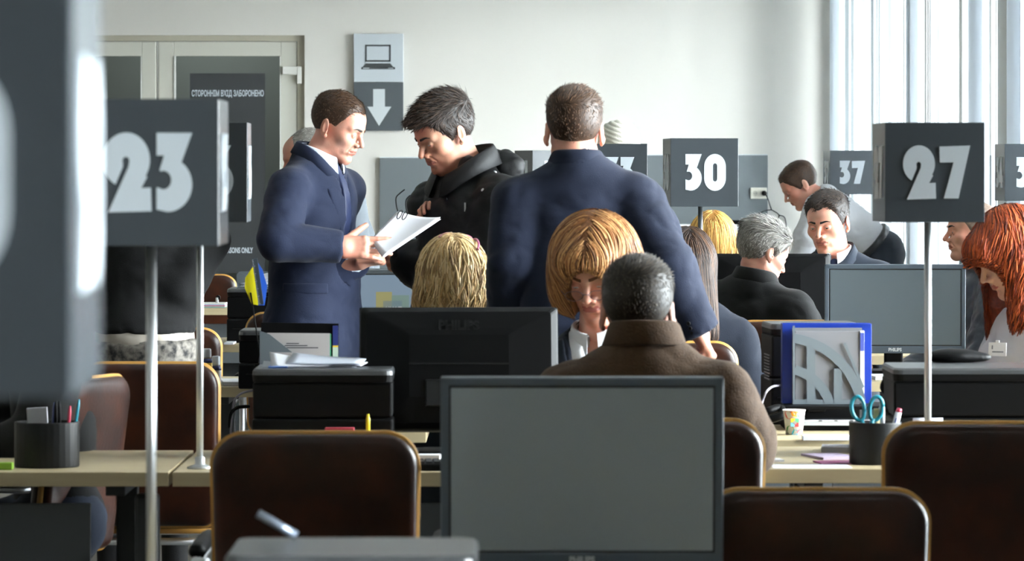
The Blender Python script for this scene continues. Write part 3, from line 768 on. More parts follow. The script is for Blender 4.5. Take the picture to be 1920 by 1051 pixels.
class Person:
    def __init__(P, label, s, px, yaw, head, hyaw, hpitch=0, hroll=0, hs=1.0, **k):
        """px,yaw: column of the pelvis and body direction (0 faces the camera, 90 faces image right)"""
        P.label = label; P.s = s; P.k = k
        a = math.radians(yaw); P.Fw = Vector((math.sin(a), -math.cos(a), 0)); P.U = Vector((0,0,1)); P.R = P.Fw.cross(P.U)
        P.Hc = W(head[0], head[1], s); P.Hc.y += k.get('hdy', 0)
        ha = math.radians(hyaw); f = Vector((math.sin(ha), -math.cos(ha), 0)); r = f.cross(P.U)
        q = Matrix.Rotation(-math.radians(hpitch), 3, r); f = q @ f; u = r.cross(f)
        q = Matrix.Rotation(math.radians(hroll), 3, f); u = q @ u; r = q @ r
        P.hr, P.hf, P.hu = r, f, u; P.hs = hs
        P.HM = np.array([list(r), list(f), list(u)], dtype=np.float32)      # rows
        nb = k.get('neck')
        P.N = (W(nb[0], nb[1], s)+Vector((0, nb[2] if len(nb) > 2 else 0, 0))) if nb else P.Hc-u*.155-f*.03-Vector((0,0,.02))
        pel = k.get('pelvis')
        sit = k.get('sit', False)
        if pel: P.P = W(pel[0], pel[1], s)+Vector((0, pel[2] if len(pel) > 2 else 0, 0))
        else: P.P = Vector(((px-CX)/s, F/s+k.get('pdy', 0), .56 if sit else .95))
        P.root = empty('person', (P.P.x, P.P.y, 0), 0, label, 'person', k.get('group'))
        P.o = A(P.root.location)
        P.T = (P.N-P.P).normalized()                   # torso up
        P.TF = (P.Fw-P.T*P.Fw.dot(P.T)).normalized(); P.TR = P.TF.cross(P.T)
        P.tax = [list(P.TR), list(P.TF), list(P.T)]
        wdt = k.get('shw', .185)
        def pt(key, default):
            v = k.get(key)
            return default if v is None else W(v[0], v[1], s)+Vector((0, v[2] if len(v) > 2 else 0, 0))
        P.sh = [pt('shl', P.N-P.TR*wdt-P.T*.088), pt('shr', P.N+P.TR*wdt-P.T*.088)]
        P.hip = [P.P-P.TR*.09-P.T*.02, P.P+P.TR*.09-P.T*.02]
        fw, rt = P.Fw, P.R
        P.wr = []; P.el = []
        for i, (sg, kw, ke) in enumerate(((-1,'wrl','ell'),(1,'wrr','elr'))):
            if sit: dw = P.sh[i]+fw*.30+rt*sg*(-.02)-P.U*.36; 
            else: dw = P.sh[i]+fw*.10+rt*sg*.06-P.U*.50
            w = pt(kw, dw); P.wr.append(w)
            pole = k.get('pole%s' % 'lr'[i], (-fw*.6-P.U*.4+rt*sg*.6))
            pole = Vector(pole); d = w-P.sh[i]; L1, L2 = .29, .255; L = min(d.length, (L1+L2)*.995)
            x = (L1*L1-L2*L2+L*L)/(2*L); hh = math.sqrt(max(L1*L1-x*x, 0)); dn = d.normalized()
            pn = (pole-dn*pole.dot(dn)).normalized()
            P.el.append(pt(ke, P.sh[i]+dn*x+pn*hh))
        P.kn, P.an = [], []
        for i, sg in enumerate((-1,1)):
            if sit: kn = P.hip[i]+fw*.42+rt*sg*.06+Vector((0,0,-.06)); an = Vector((kn.x, kn.y, .09))-fw*.05
            else: kn = P.hip[i]*.5+Vector((P.hip[i].x, P.hip[i].y, .08))*.5+fw*.02+rt*sg*.02; an = Vector((P.P.x, P.P.y, .09))+rt*sg*.11
            P.kn.append(kn); P.an.append(an)
        P.fem = k.get('fem', False)
        P.hp = dict(w=k.get('hw',1), jaw=k.get('jaw',1), fem=P.fem, jowl=k.get('jowl',0), nose=k.get('nose',1), open_=k.get('open',.0042), age=k.get('age',0))
        P.skull = skull_sdf(P.hp['w'], P.hp['jaw'], P.fem, P.hp['jowl'])
    def add(P, name, V, Q, mats, mi=None, attr=None, smooth=True, parent=None):
        me = np_mesh(name, V-P.o, Q, mats, mi, smooth)
        if attr is not None:
            at = me.attributes.new('strand', 'FLOAT', 'POINT'); at.data.foreach_set('value', attr.astype(np.float32))
        return link(name, me, parent or P.root)
    def h2w(P, V): return (V*P.hs) @ P.HM+A(P.Hc)
    def torso(P, off=0, g=1.0):
        """torso volume"""
        S = SDF(); T, R_, F_ = P.T, P.TR, P.TF; N, B = P.N, P.P; L = (N-B).length
        fat = P.k.get('fat', 1); ax = P.tax
        S.u(Ell(B+T*(L*.72)+F_*.01,(.150*g,.100*fat,.165),ax))
        S.u(Ell(B+T*(L*.40)+F_*(.02*(fat-1)*5),(.132*g*fat,.095*fat,.17),ax), .04)
        S.u(Ell(B,(.152*g*(1.03 if P.fem else 1),.108*fat,.13),ax), .04)
        S.u(Cap(P.sh[0]+(P.sh[1]-P.sh[0])*.08-T*.012,P.sh[1]+(P.sh[0]-P.sh[1])*.08-T*.012,.046), .035)
        for i in (0,1): S.u(Cap(N+T*.006-F_*.01, P.sh[i]*.9+N*.1+T*.0, .050, .042), .035)
        if P.fem:
            for s in (-1,1): S.u(Ell(B+T*(L*.66)+F_*.095+R_*s*.07,(.055,.05,.06),ax), .03)
        S.off = off; return S
    def arms(P, S, off=0, k=.025, wr=True, which=(0,1)):
        for i in which:
            S.u(Cap(P.sh[i], P.el[i], .045+off, .038+off), k)
            S.u(Cap(P.el[i], P.wr[i], .036+off, .026+off), .012)
        return S
    def legs(P, S, off=0, k=.04):
        for i in (0,1):
            S.u(Cap(P.hip[i], P.kn[i], .082+off, .056+off), k)
            S.u(Cap(P.kn[i], P.an[i], .056+off, .04+off), .02)
        return S
    def bounds(P, pts, m): 
        a = np.array([list(p) for p in pts]); return a.min(0)-m, a.max(0)+m
    def body(P, M, hres=.0034, brief=False):
        """one continuous skin mesh: head, neck, trunk, arms, legs (hands added by hand())"""
        hd = head_sdf(**P.hp)
        nl = (P.HM @ A(P.N-P.Hc))/P.hs
        nr = P.k.get('nr', .050 if P.fem else .058)
        hd.u(Cap((0,-.022,-.060), tuple(nl), nr*.93, nr*1.08), .022)
        if not P.fem: hd.u(Ell((nl*.45+A((0,.03,-.06))*.5).tolist(),(.012,.012,.02)), .03)
        lo = np.minimum(A((-.11,-.14,-.155)), nl-.07); hi = np.maximum(A((.11,.14,.14)), nl+.07); lo[2] = min(-.155, nl[2]-.03)
        V, Q = surf(hd, lo, hi, P.k.get('hres', hres))
        c = fcent(V, Q); lip = (np.abs(c[:,0]) < .0225) & (c[:,1] > .082) & (c[:,2] < -.0545+.0016*np.cos(c[:,0]*400)) & (c[:,2] > -.0745+np.abs(c[:,0])*.25)
        mi = lip.astype(np.int32)
        S = P.torso(-.012); P.arms(S, -.004); P.legs(S, -.006)
        for i in (0,1):
            ft = P.Fw*.15; S.u(Cap(P.an[i]-P.U*.045-P.Fw*.03, P.an[i]-P.U*.05+ft, .036, .03), .02)
        lo, hi = P.bounds(P.sh+P.el+P.wr+P.kn+P.an+[P.N,P.P], .22)
        V2, Q2 = surf(S, lo, hi, .016)
        hs_ = P.k.get('_hands')
        if hs_ is None:
            hs_ = []
            for i in (0,1):
                d = (P.wr[i]-P.el[i]).normalized(); pl = (Vector((0,0,-1)) if P.k.get('sit') else (P.R*(1 if i == 0 else -1)))
                t = P.R*(1 if i == 0 else -1) if P.k.get('sit') else P.Fw
                sd = 1 if d.cross(pl).dot(t) > 0 else -1
                hs_.append(hand(P.wr[i], d, pl, sd, scale=.92 if P.fem else 1, res=.0045))
        parts = [(P.h2w(V), Q, mi), (V2, Q2, 0)]+hs_
        V, Q, mi = joinm(parts)
        P.bodyo = P.add('body', V, Q, [M, mat('lips_'+('soft' if P.fem else 'plain'), (168,92,84) if P.fem else (160,98,84), .4, sss=.15)], mi)
        # eyes
        if not brief:
            for s in (-1,1):
                bm = bmesh.new(); bmesh.ops.create_uvsphere(bm, u_segments=20, v_segments=14, radius=.0118)
                dn = P.k.get('gaze', .35); g = Vector((P.k.get('gx',0), 1, -dn)).normalized()
                for f in bm.faces:
                    a = f.calc_center_median().normalized().angle(g); f.material_index = 2 if a < .22 else (1 if a < .5 else 0); f.smooth = True
                me = bpy.data.meshes.new('eye'); 
                for v in bm.verts: v.co = Vector((P.h2w(A([v.co+Vector((s*.031,.0795,-.001))]))-P.o)[0])
                bm.to_mesh(me); bm.free()
                for m in (M_eye, M_iris, M_pupil): me.materials.append(m)
                link('eye', me, P.bodyo)
            bw = P.k.get('browm')
            if bw:
                sk = head_sdf(**P.hp); E = SDF()
                def reg(p):
                    x = np.abs(p[:,0]); zc = .0225+.0035*sm(x,.012,.035)-.004*sm(x,.036,.05)
                    return np.maximum(np.abs(p[:,2]-zc)-.0034*(1.25-sm(x,.02,.052)), np.maximum(.010-x, x-.050))
                E.u(lambda p: sk(p)-.0022).i(reg).i(lambda p: .05-p[:,1])
                V, Q = surf(E, (-.06,.04,.005), (.06,.12,.04), .0017)
                if len(Q): P.add('eyebrows', P.h2w(V), Q, [bw], parent=P.bodyo)
        return P.bodyo
    # ---------------- hair
    def strands(P, roots, dirs, length, nseg, width, hull=None, down=None, follow=True, wave=0, freq=40, flowfn=None, off=.002, stop=None):
        alive = np.ones(len(roots), bool)
        n = len(roots); L = np.broadcast_to(np.asarray(length, dtype=np.float32), (n,)); p = roots.copy(); st = (L/nseg)[:, None]
        pts = [p.copy()]; d = dirs.copy(); ph = rng.uniform(0, 6.28, n); 
        for k in range(nseg):
            if flowfn is not None:
                nn = grad(hull, p); v = flowfn(p, nn, d); v = v-nn*(np.clip((v*nn).sum(1), -9, 0) if not follow else (v*nn).sum(1))[:, None]
                v /= np.linalg.norm(v, axis=1, keepdims=True)+1e-6
                d = d*.45+v*.55; d /= np.linalg.norm(d, axis=1, keepdims=True)+1e-6
            p = p+d*st
            if hull is not None:
                dd = hull(p); nn = grad(hull, p)
                tgt = off
                corr = np.where(dd < tgt, dd-tgt, np.where((dd < .02) & follow, (dd-tgt)*.8, 0))
                p = p-nn*corr[:, None]
            if stop is not None:
                alive &= stop(p) > 0; p = np.where(alive[:, None], p, pts[-1])
            pts.append(p.copy())
        pts = np.stack(pts, 1)
        if wave:
            t = np.linspace(0, 1, nseg+1)[None, :]; am = wave*t
            w1 = np.sin(ph[:, None]+t*L[:, None]*freq)*am; w2 = np.cos(ph[:, None]*1.7+t*L[:, None]*freq*.8)*am
            pts[:, :, 0] += w1; pts[:, :, 1] += w2
        # ribbons with a slight ridge : 3 verts per ring
        T = np.gradient(pts, axis=1); T /= np.linalg.norm(T, axis=2, keepdims=True)+1e-9
        c = pts.mean((0,1)) if hull is None else A((0,-.01,.0))
        O = pts-c; O[:, :, 2] *= .3; S_ = np.cross(T, O); S_ /= np.linalg.norm(S_, axis=2, keepdims=True)+1e-9
        Nn = np.cross(S_, T)
        tt = np.linspace(0, 1, nseg+1); prof = np.clip(1.0-tt**3*.85, .1, 1)*(.6+.4*np.clip(tt*6, 0, 1))
        wv = (np.asarray(width, dtype=np.float32)*(rng.uniform(.6, 1.3, n)))[:, None]*prof[None]
        a = pts-S_*wv[..., None]; b = pts+Nn*(wv*.45)[..., None]; c2 = pts+S_*wv[..., None]
        V = np.stack([a, b, c2], 2).reshape(-1, 3)
        base = (np.arange(n)[:, None]*(nseg+1)+np.arange(nseg)[None])*3; base = base.reshape(-1)
        Q = np.concatenate([np.stack([base+i, base+i+1, base+i+4, base+i+3], 1) for i in (0, 1)]+[np.stack([base+2, base, base+3, base+5], 1)])
        at = np.repeat(rng.uniform(0, 1, n), (nseg+1)*3)
        return V.astype(np.float32), Q, at
    def hair_short(P, M, line=None, top=.016, side=.006, comb=(0,1,-.1), n=3600, slen=.022, swid=.0009, lift=.24, extra=None, bald=None, res=.004, scomb=(0,-.35,-1)):
        line = line or [(0,.066),(30,.070),(48,.048),(62,.018),(78,-.022),(92,-.006),(104,-.008),(118,-.042),(150,-.072),(180,-.078)]
        la = np.array([a for a, _ in line]); lz = np.array([z for _, z in line]); sk = P.skull
        def zth(p):
            ang = np.degrees(np.arctan2(np.abs(p[:,0])*1.2, p[:,1])); return np.interp(ang, la, lz)
        def thick(p):
            m = p[:,2]-zth(p)
            t = side+(top-side)*sm(p[:,2], .035, .095)
            return t*np.clip(m/.03, .12, 1)
        def f(p): return np.maximum(sk(p)-thick(p), (zth(p)-p[:,2])*.8)
        H = SDF().u(f)
        if extra:
            for e, kk in extra: H.u(e, kk)
        if bald: H.sub(bald, .006)
        V, Q = surf(H, (-.12,-.15,-.13), (.12,.16,.16), res)
        keep = sk(V) > -.004
        Qk = Q[keep[Q].any(1)]
        vis = np.unique(Qk)
        cand = vis[(sk(V[vis]) > .0008)]
        r = V[rng.choice(cand, n)]+rng.normal(0, .0015, (n, 3)).astype(np.float32)
        nn = grad(H, r, .004); tw = sm(r[:,2], .03, .085)[:, None]
        d = A(comb)[None]*tw+A(scomb)[None]*(1-tw)
        d = d-nn*(d*nn).sum(1)[:, None]; d /= np.linalg.norm(d, axis=1, keepdims=True)+1e-6
        d = d+nn*lift+rng.normal(0, .16, (n,3)); d /= np.linalg.norm(d, axis=1, keepdims=True)
        ln = slen*(.35+.65*tw[:,0])*rng.uniform(.7,1.2,n)
        V2, Q2, at = P.strands(r-nn*.0012, d, ln, 3, swid)
        Va, Qa, _ = joinm([(V, Qk, 0), (V2, Q2, 0)])
        aa = np.concatenate([.25+.3*np.array([mnoise.noise(Vector(v)*90) for v in V]), at])
        return P.add('hair', P.h2w(Va), Qa, [M], attr=np.clip(aa, 0, 1))
    def hair_hull(P, M, hull, n=1500, slen=(.2,.3), nseg=12, swid=.0022, wave=.004, freq=40, root_z=.02, part=0, res=.005, lo=(-.16,-.2,-.36), hi=(.16,.16,.17), off=.003, face=None, frn=0, flow=None, jit=.25, bias=.6):
        """long hair: a hull plus strands combed down over it"""
        H = SDF().u(hull)
        if face: H.sub(face, .006)
        V, Q = surf(H, lo, hi, res)
        dn = P.HM @ A((0,0,-1))          # world down in head coordinates
        dn = dn*.85+A((0,0,-1))*.15
        cand = V[V[:,2] > root_z]; r = cand[rng.choice(len(cand), n)]+rng.normal(0, .002, (n,3)).astype(np.float32)
        jt = rng.normal(0, jit, (n,3)).astype(np.float32)*A((1,1,.2))
        sgn = np.sign(r[:,0]-part+rng.normal(0,.003,n))
        def fl(p, nn, d):
            v = np.tile(dn[None], (len(p),1)).astype(np.float32)+jt*.35
            topw = sm(nn[:,2], .55, .95)
            v = v+np.stack([sgn, np.zeros(len(p)), np.zeros(len(p))], 1)*(topw*bias)[:,None]
            if flow is not None: v = v+flow(p)
            return v
        d0 = fl(r, grad(H, r), None); d0 /= np.linalg.norm(d0, axis=1, keepdims=True)
        V2, Q2, at = P.strands(r, d0, rng.uniform(*slen, n), nseg, swid, hull=H, flowfn=fl, wave=wave, freq=freq, off=off, stop=face)
        Va, Qa, _ = joinm([(V, Q, 0), (V2, Q2, 0)])
        aa = np.concatenate([.15+.25*np.array([mnoise.noise(Vector((v[0]*160, v[1]*160, v[2]*12))) for v in V]), at])
        return P.add('hair', P.h2w(Va), Qa, [M], attr=np.clip(aa, 0, 1))
    # ---------------- clothes
    def folds(P, V, amp, scale, S=None):
        """push cloth in and out along its normal with stretched noise"""
        n = grad(S, V, .006)
        q = np.array([mnoise.ridged_multi_fractal(Vector((v[0]*scale, v[1]*scale, v[2]*scale*1.6)), .9, 2.1, 3, .9, 2.0) for v in (V-P.o)], dtype=np.float32)
        return V-n*((q-1.1)*amp)[:, None]
    def garment(P, name, S, M, res=.010, amp=.004, scale=5, pts=None, pad=.24, mats=None, mifn=None, quilt=None, parent=None, lo=None, hi=None, rl=1):
        if lo is None: lo, hi = P.bounds(pts or (P.sh+P.el+P.wr+[P.N,P.P]), pad)
        V, Q = surf(S, lo, hi, res)
        if not len(Q): return None
        V = relax(V, Q, rl)
        mi = mifn(fcent(V, Q)) if mifn else None
        if quilt: V = V+grad(S, V, .006)*quilt(V)[:, None]
        if amp: V = P.folds(V, amp, scale, S)
        return P.add(name, V, Q, mats or [M], mi, parent=parent)
    def cut_cuff(P, S, i, at=.98, k=0):
        """open the sleeve end with a plane"""
        d = (P.wr[i]-P.el[i]).normalized(); c = A(P.el[i].lerp(P.wr[i], at)); d = A(d)
        e = A(P.el[i])
        S.sub(lambda p: np.maximum(-((p-c) @ d), np.sqrt(((p-c)**2).sum(1))-.10), k)
        return S
    def lc(P, p):
        """torso coordinates of points: right, forward, up measured from the neck base"""
        q = p-A(P.N); return q @ A(P.TR), q @ A(P.TF), q @ A(P.T)
    def neckhole(P, S, r=.062, h=.0):
        u = (P.hu*.4+P.T*.6).normalized()
        S.sub(Cap(P.N+P.TF*.01+u*h, P.N+P.TF*.03+u*.25, r, r*1.15), .01); return S
    def vcut(P, S, depth=.30, w=.075, top=.02):
        def f(p):
            x, y, z = P.lc(p)
            hw = w*np.clip((z+depth)/depth, 0, 1.3)
            return np.maximum(np.maximum((np.abs(x)-hw)*.9, .0-y), np.maximum(-(z+depth), z-.15))
        S.sub(f, .002); return S
    def shirt(P, M, off=.006, res=.008, collar=.035, opening=0, amp=.002, crad=.064, arms=True):
        S = P.torso(off)
        if arms:
            P.arms(S, off+.002)
            for i in (0,1): P.cut_cuff(S, i, 1.0)
        P.neckhole(S, .060)
        if opening: P.vcut(S, opening, .04)
        o = P.garment('shirt', S, M, res, amp)
        P.collar(M, crad, collar, name='shirt_collar', spread=opening, parent=o); P.shirt_sdf = S
        return o
    def collar(P, M, r=.064, h=.035, name='collar', spread=0, parent=None, fold=.016, tilt=.35, front=.0, t=.004, back=.0, rise=.012):
        """turned-down collar: stand rising from the neck base and leaf folded outward"""
        u = (P.hu*.35+P.T*.65).normalized(); f = (P.TF-u*P.TF.dot(u)).normalized(); rt = f.cross(u)
        c = P.N+f*.008+u*rise
        rows = []; na = 40
        for lay, (rr, hh) in enumerate(((0,-.02),(0,h),(.003,h+.004),(.006,h),(fold,h*.25-.006),(fold-t,h*.25-.010),(.004,h-.006),(-t,h-.004),(-t,-.02))):
            ring = []
            for k in range(na+1):
                th = math.radians(-168+336*k/na); fr = (1-math.cos(th))/2         # 0 at the back, 1 in front
                R_ = r+rr*(1+.6*fr)
                drop = fr**3*(.03+front)
                extra = fr**8*.02 if lay in (4,5) else 0
                ring.append(c-f*(math.cos(th)*R_*1.08)+rt*(math.sin(th)*R_)*(1+0*fr)+u*(hh*(1+back*(1-fr))-drop-extra)-P.Fw*0)
            rows.append(ring)
        b = MB().m(M)
        rows.append(rows[0])
        b.ring([[p-P.root.location for p in rr] for rr in rows], closed=False, caps=False)
        return b.build(name, parent or P.root)
    def jacket(P, M, off=.018, res=.010, lapel=True, depth=.33, w=.06, amp=.006, scale=5, hem=.22, quilt=None, cuff=.97, name='jacket', mats=None, collar=True, crad=.074, ch=.04, nholer=.070, coff=.004, rise=.022):
        S = P.torso(off, 1.02)
        L = P.T*hem
        for sg_ in (-1,1): S.u(Cap(P.N.lerp(P.P,.55)+P.TR*.045*sg_, P.P+P.TR*.055*sg_-P.U*hem*.5, .098+off, .108+off), .05)
        S.u(Cap(P.P-P.TR*.07, P.P-P.TR*.075-P.U*hem*.8, .10+off, .105+off), .06).u(Cap(P.P+P.TR*.07, P.P+P.TR*.075-P.U*hem*.8, .10+off, .105+off), .06)
        S.sub(lambda p: -(float(-(P.P.z-hem))+p[:,2]) if False else p[:,2]-(P.P.z-hem), .004)
        P.arms(S, off+coff, .025)
        for i in (0,1): P.cut_cuff(S, i, cuff)
        P.neckhole(S, nholer)
        full = SDF(S.ops, S.off)
        if depth: P.vcut(S, depth, w)
        P.jk = full
        o = P.garment(name, S, M, res, amp, scale, pts=P.sh+P.el+P.wr+[P.N, P.P, P.P-P.U*hem], quilt=quilt, mats=mats)
        P.jko = o
        if lapel:
            def reg(p):
                x, y, z = P.lc(p); hw = w*np.clip((z+depth)/depth, 0, 1.3)
                wid = .05*np.clip((z+depth)/(depth*.62), 0, 1)*np.where(z > -.075, .55, 1)
                a = np.abs(x)-hw
                return np.maximum(np.maximum(np.abs(a-wid/2+.003)-wid/2, .02-y), np.maximum(-(z+depth), z-.01))
            Lp = SDF().u(lambda p: full(p)-.0065).i(reg)
            P.garment('lapel', Lp, M, min(res,.0065), 0, pts=[P.N-P.T*.0, P.N-P.T*depth], pad=.20, parent=o, rl=3)
        if collar: P.collar(M, crad, ch, name='jacket_collar', fold=.020, front=.05, parent=o, rise=rise)
        return o
    def hit(P, px, py, S, out=0):
        o = Vector((0,0,CH)); d = (W(px,py,F/10)-o).normalized(); t = P.P.y-1.2
        for _ in range(60):
            q = o+d*t; t += float(S(A([list(q)]))[0])*.8
        q = o+d*t; n = Vector(grad(S, A([list(q)]))[0]); return q, n
    def dot(P, px, py, S, r, M, name, parent, h=.003):
        q, n = P.hit(px, py, S)
        if abs(q.y-P.P.y) > .8: return None
        b = MB().m(M).lathe([(r*.3,-.002),(r,-.001),(r,h*.6),(r*.7,h)],(0,0,0),14)
        return b.build(name, parent, Matrix.Translation(q-P.root.location) @ n.to_track_quat('Z','Y').to_matrix().to_4x4())
    def tie(P, M, depth=.42, parent=None):
        base = P.torso(.006)
        def reg(p):
            x, y, z = P.lc(p); w = .016+.012*np.clip(-z/.35, 0, 1)
            return np.maximum(np.maximum(np.abs(x)-w, -y), np.maximum(-(z+depth), z+.02))
        S = SDF().u(lambda p: base(p)-.012).i(reg); S.u(Ell(P.N+P.TF*.072-P.T*.018,(.020,.016,.020),P.tax), .008)
        return P.garment('tie', S, M, .005, 0, pts=[P.N, P.N-P.T*depth], pad=.16, parent=parent)
    def trousers(P, M, off=.014, res=.014, belt=None):
        S = SDF().u(Ell(P.P,(.160+off,.118+off,.12),P.tax)); P.legs(S, off)
        S.sub(lambda p: -((p-A(P.P+P.T*.10)) @ A(P.T)) , 0)
        for i in (0,1):
            c = A(P.an[i]); S.sub(lambda p, c=c: np.maximum(p[:,2]-c[2]+.02, np.sqrt(((p-c)**2).sum(1))-.2))
        o = P.garment('trousers', S, M, res, .005, 6, pts=P.hip+P.kn+P.an+[P.P], pad=.2)
        return o
    def shoes(P, M):
        for i in (0,1):
            S = SDF().u(Cap(P.an[i]-P.U*.048-P.Fw*.03, P.an[i]-P.U*.055+P.Fw*.16, .042, .034)).u(Cap(P.an[i]-P.U*.03, P.an[i], .045, .045), .03)
            S.sub(lambda p: p[:,2]-.004)
            P.garment('shoe', S, M, .009, 0, pts=[P.an[i], P.an[i]+P.Fw*.17], pad=.09)
def hand(wrist, fdir, palm, side, curl=(.3,.35,.4,.45), thumb=.5, scale=1.0, spread=.10, res=.0028, tcurl=.3, wlen=.06):
    """fdir: towards the fingers, palm: palm normal, side: +1 thumb on the (fdir x palm) side"""
    f = Vector(fdir).normalized(); p = Vector(palm); p = (p-f*p.dot(f)).normalized(); t = f.cross(p)*side
    w = Vector(wrist); s = scale
    S = SDF(); c = w+f*.052*s
    S.u(Bx(c,(.045*s,.038*s,.013*s),.012*s,[list(f),list(t),list(p)]))
    S.u(Cap(w-f*wlen, w+f*.015*s, .029*s, .027*s), .02)
    S.u(Ell(w+f*.035*s+t*.022*s+p*.010*s,(.030*s,.018*s,.016*s),[list(f),list(t),list(p)]), .012)
    lens = ((.044,.026,.020),(.048,.030,.022),(.044,.028,.021),(.034,.022,.019)); offs = (.029,.010,-.010,-.028)
    tips = []
    for i in range(4):
        b = w+f*(.088-(.004 if i in (0,2) else (.012 if i == 3 else 0)))*s+t*offs[i]*s
        d = (f+t*(offs[i]/.03)*spread).normalized(); a = b-d*.02*s; r = .0092*s*(.88 if i == 3 else 1); cu = curl[i]
        ax = d.cross(p).normalized(); S.u(Ell(b-p*.004*s,(.010*s,.0098*s,.0098*s)), .006)
        for j, L in enumerate(lens[i]):
            d = Matrix.Rotation(cu*(.8,1.1,.8)[j], 3, ax) @ d
            e = a+d*(L*s+(.02*s if j == 0 else 0))
            S.u(Cap(a, e, r*(1-.07*j), r*(1-.07*(j+1))), .003 if j else .006); a = e
        tips.append(a)
    b = w+f*.022*s+t*.026*s+p*.006*s; d = (f*.62+t*.68+p*(.25+thumb*.5)).normalized()
    for j, L in enumerate((.042,.034,.027)):
        e = b+d*L*s; S.u(Cap(b, e, (.0145,.0115,.0105)[j]*s, (.0115,.0105,.0088)[j]*s), .008 if j == 0 else .004); b = e
        d = (d+(f*.5-t*.35*thumb+p*.2)*tcurl).normalized()
    m = np.array([list(v) for v in tips+[b, w-f*wlen, w]]); 
    V, Q = surf(S, m.min(0)-.055, m.max(0)+.055, res)
    return (V, Q, 0)
HAIRC = {}
def hair_mat(name, cols, rough=.42): return mat(name, cols[1], rough+.12, spec=.3, attr=cols)
# ------------------------------------------------------------------ the people in the hall
S_a = skin('skin_ruddy', (190,142,122)); S_b = skin('skin_tan', (182,136,112)); S_c = skin('skin_fair', (208,158,136)); S_d = skin('skin_pale', (214,172,152))
H_brown = hair_mat('hair_brown', [(38,26,18),(66,45,30),(98,70,46)])
H_dark = hair_mat('hair_dark', [(22,16,13),(44,32,25),(74,54,40)])
H_darkgrey = hair_mat('hair_dark_grey', [(30,25,20),(54,45,36),(88,78,66)])
H_grey = hair_mat('hair_grey', [(104,100,94),(150,146,140),(205,202,196)])
H_stub = hair_mat('hair_stubble', [(92,76,66),(128,108,94),(150,130,116)])
H_blonde = hair_mat('hair_blonde', [(108,80,46),(200,164,108),(242,220,174)])
H_gold = hair_mat('hair_golden', [(128,84,34),(184,134,62),(224,182,104)])
H_ginger = hair_mat('hair_ginger_blonde', [(84,50,24),(142,92,48),(198,150,98)])
H_red = hair_mat('hair_red', [(74,24,10),(136,52,20),(186,90,42)])
H_long = hair_mat('hair_long_dark', [(26,17,13),(48,32,24),(92,66,48)], .34)
def cloth(name, rgb, rough=.85, sheen=.05, bump=.12, bs=300, var=.06, vs=5): return mat(name, rgb, rough, sheen=sheen, bump=bump, bscale=bs, var=var, vscale=vs, spec=.25)
C_navy = cloth('navy_wool', (13,22,44)); C_navy2 = cloth('navy_blue_wool', (11,19,38)); C_black = cloth('black_cloth', (7,7,8)); C_puff = mat('black_nylon', (8,8,9), .6, spec=.25, bump=.15, bscale=40)
C_brown = cloth('brown_tweed', (66,47,29), bump=.35, bs=240, var=.12, vs=60); C_white = cloth('white_cotton', (232,233,237), bump=.05); C_bluew = cloth('pale_blue_cotton', (196,206,220), bump=.05)
C_slate = cloth('slate_suit', (30,37,48)); C_dnavy = cloth('dark_navy', (18,24,36)); C_grey = cloth('grey_coat', (92,98,104)); C_tie = cloth('blue_tie', (20,30,60), .5); C_trous = cloth('dark_trousers', (34,38,46))
C_puffn = mat('navy_nylon', (26,34,48), .42, bump=.2, bscale=35); C_shoe = mat('black_shoe', (14,13,12), .35); C_knit = mat('cream_knit', (222,218,202), .9, bump=.3, bscale=160, sheen=.3)
C_jean = cloth('dark_jeans', (34,42,58)); C_skirtw = mat('patterned_skirt', (16,16,17), .8, rgb2=(128,122,114), vscale=42, detail=6)
C_cuff = C_white
def finish(P, tr=C_trous):
    P.trousers(tr); P.shoes(C_shoe)
def V3(x, y, s, dy=0): v = W(x, y, s); v.y += dy; return v
# 1 ---- navy suit, standing, reading papers
s = 560
rh = hand(V3(641,461,s,-.22), (1,.02,.0), (0,1,-.35), 1, curl=(.10,.16,.22,.3), thumb=.3, spread=.05, scale=1.0, tcurl=.1)
lh = hand(V3(668,491,s,-.06), (.92,-.25,.10), (-.1,.2,1), -1, curl=(.85,.9,.95,1.0), thumb=.4, scale=1.0)
P = Person('person in a navy blue suit and tie, seen in profile, holding white papers', s, 588, 62, (634,238), 68, 22, hs=.90, nose=1.05, age=1,
    neck=(594,306), elr=(530,446,-.27), wrr=(641,461,-.22), wrl=(668,491,-.06), ell=(610,455,.22), _hands=[rh,lh], browm=H_brown, hres=.0026, open=.003, gaze=.6, shw=.175)
P.body(S_a); P.hair_short(H_brown, top=.012, side=.0035, comb=(0,.9,.1), slen=.014, line=[(0,.078),(22,.084),(38,.080),(50,.072),(60,.048),(76,.008),(92,.010),(104,-.002),(118,-.03),(150,-.058),(180,-.064)])
P.shirt(C_bluew, collar=.045, crad=.063); P.tie(C_tie); P.jacket(C_navy, res=.0085, amp=.009, scale=5, w=.055, off=.012)
q, n_ = P.hit(572, 541, P.jk); n_ = Vector((n_.x, n_.y, 0)).normalized(); t_ = Vector((-n_.y, n_.x, 0))
Fl = SDF().u(lambda p: P.jk(p)-.006).i(Bx(q, (.075,.05,.018), 0, [list(t_), list(n_), [0,0,1]]))
P.garment('pocket_flap', Fl, C_navy, .004, 0, lo=A(q)-.10, hi=A(q)+.10, parent=bpy.data.objects[P.jko.name])
finish(P, C_navy)
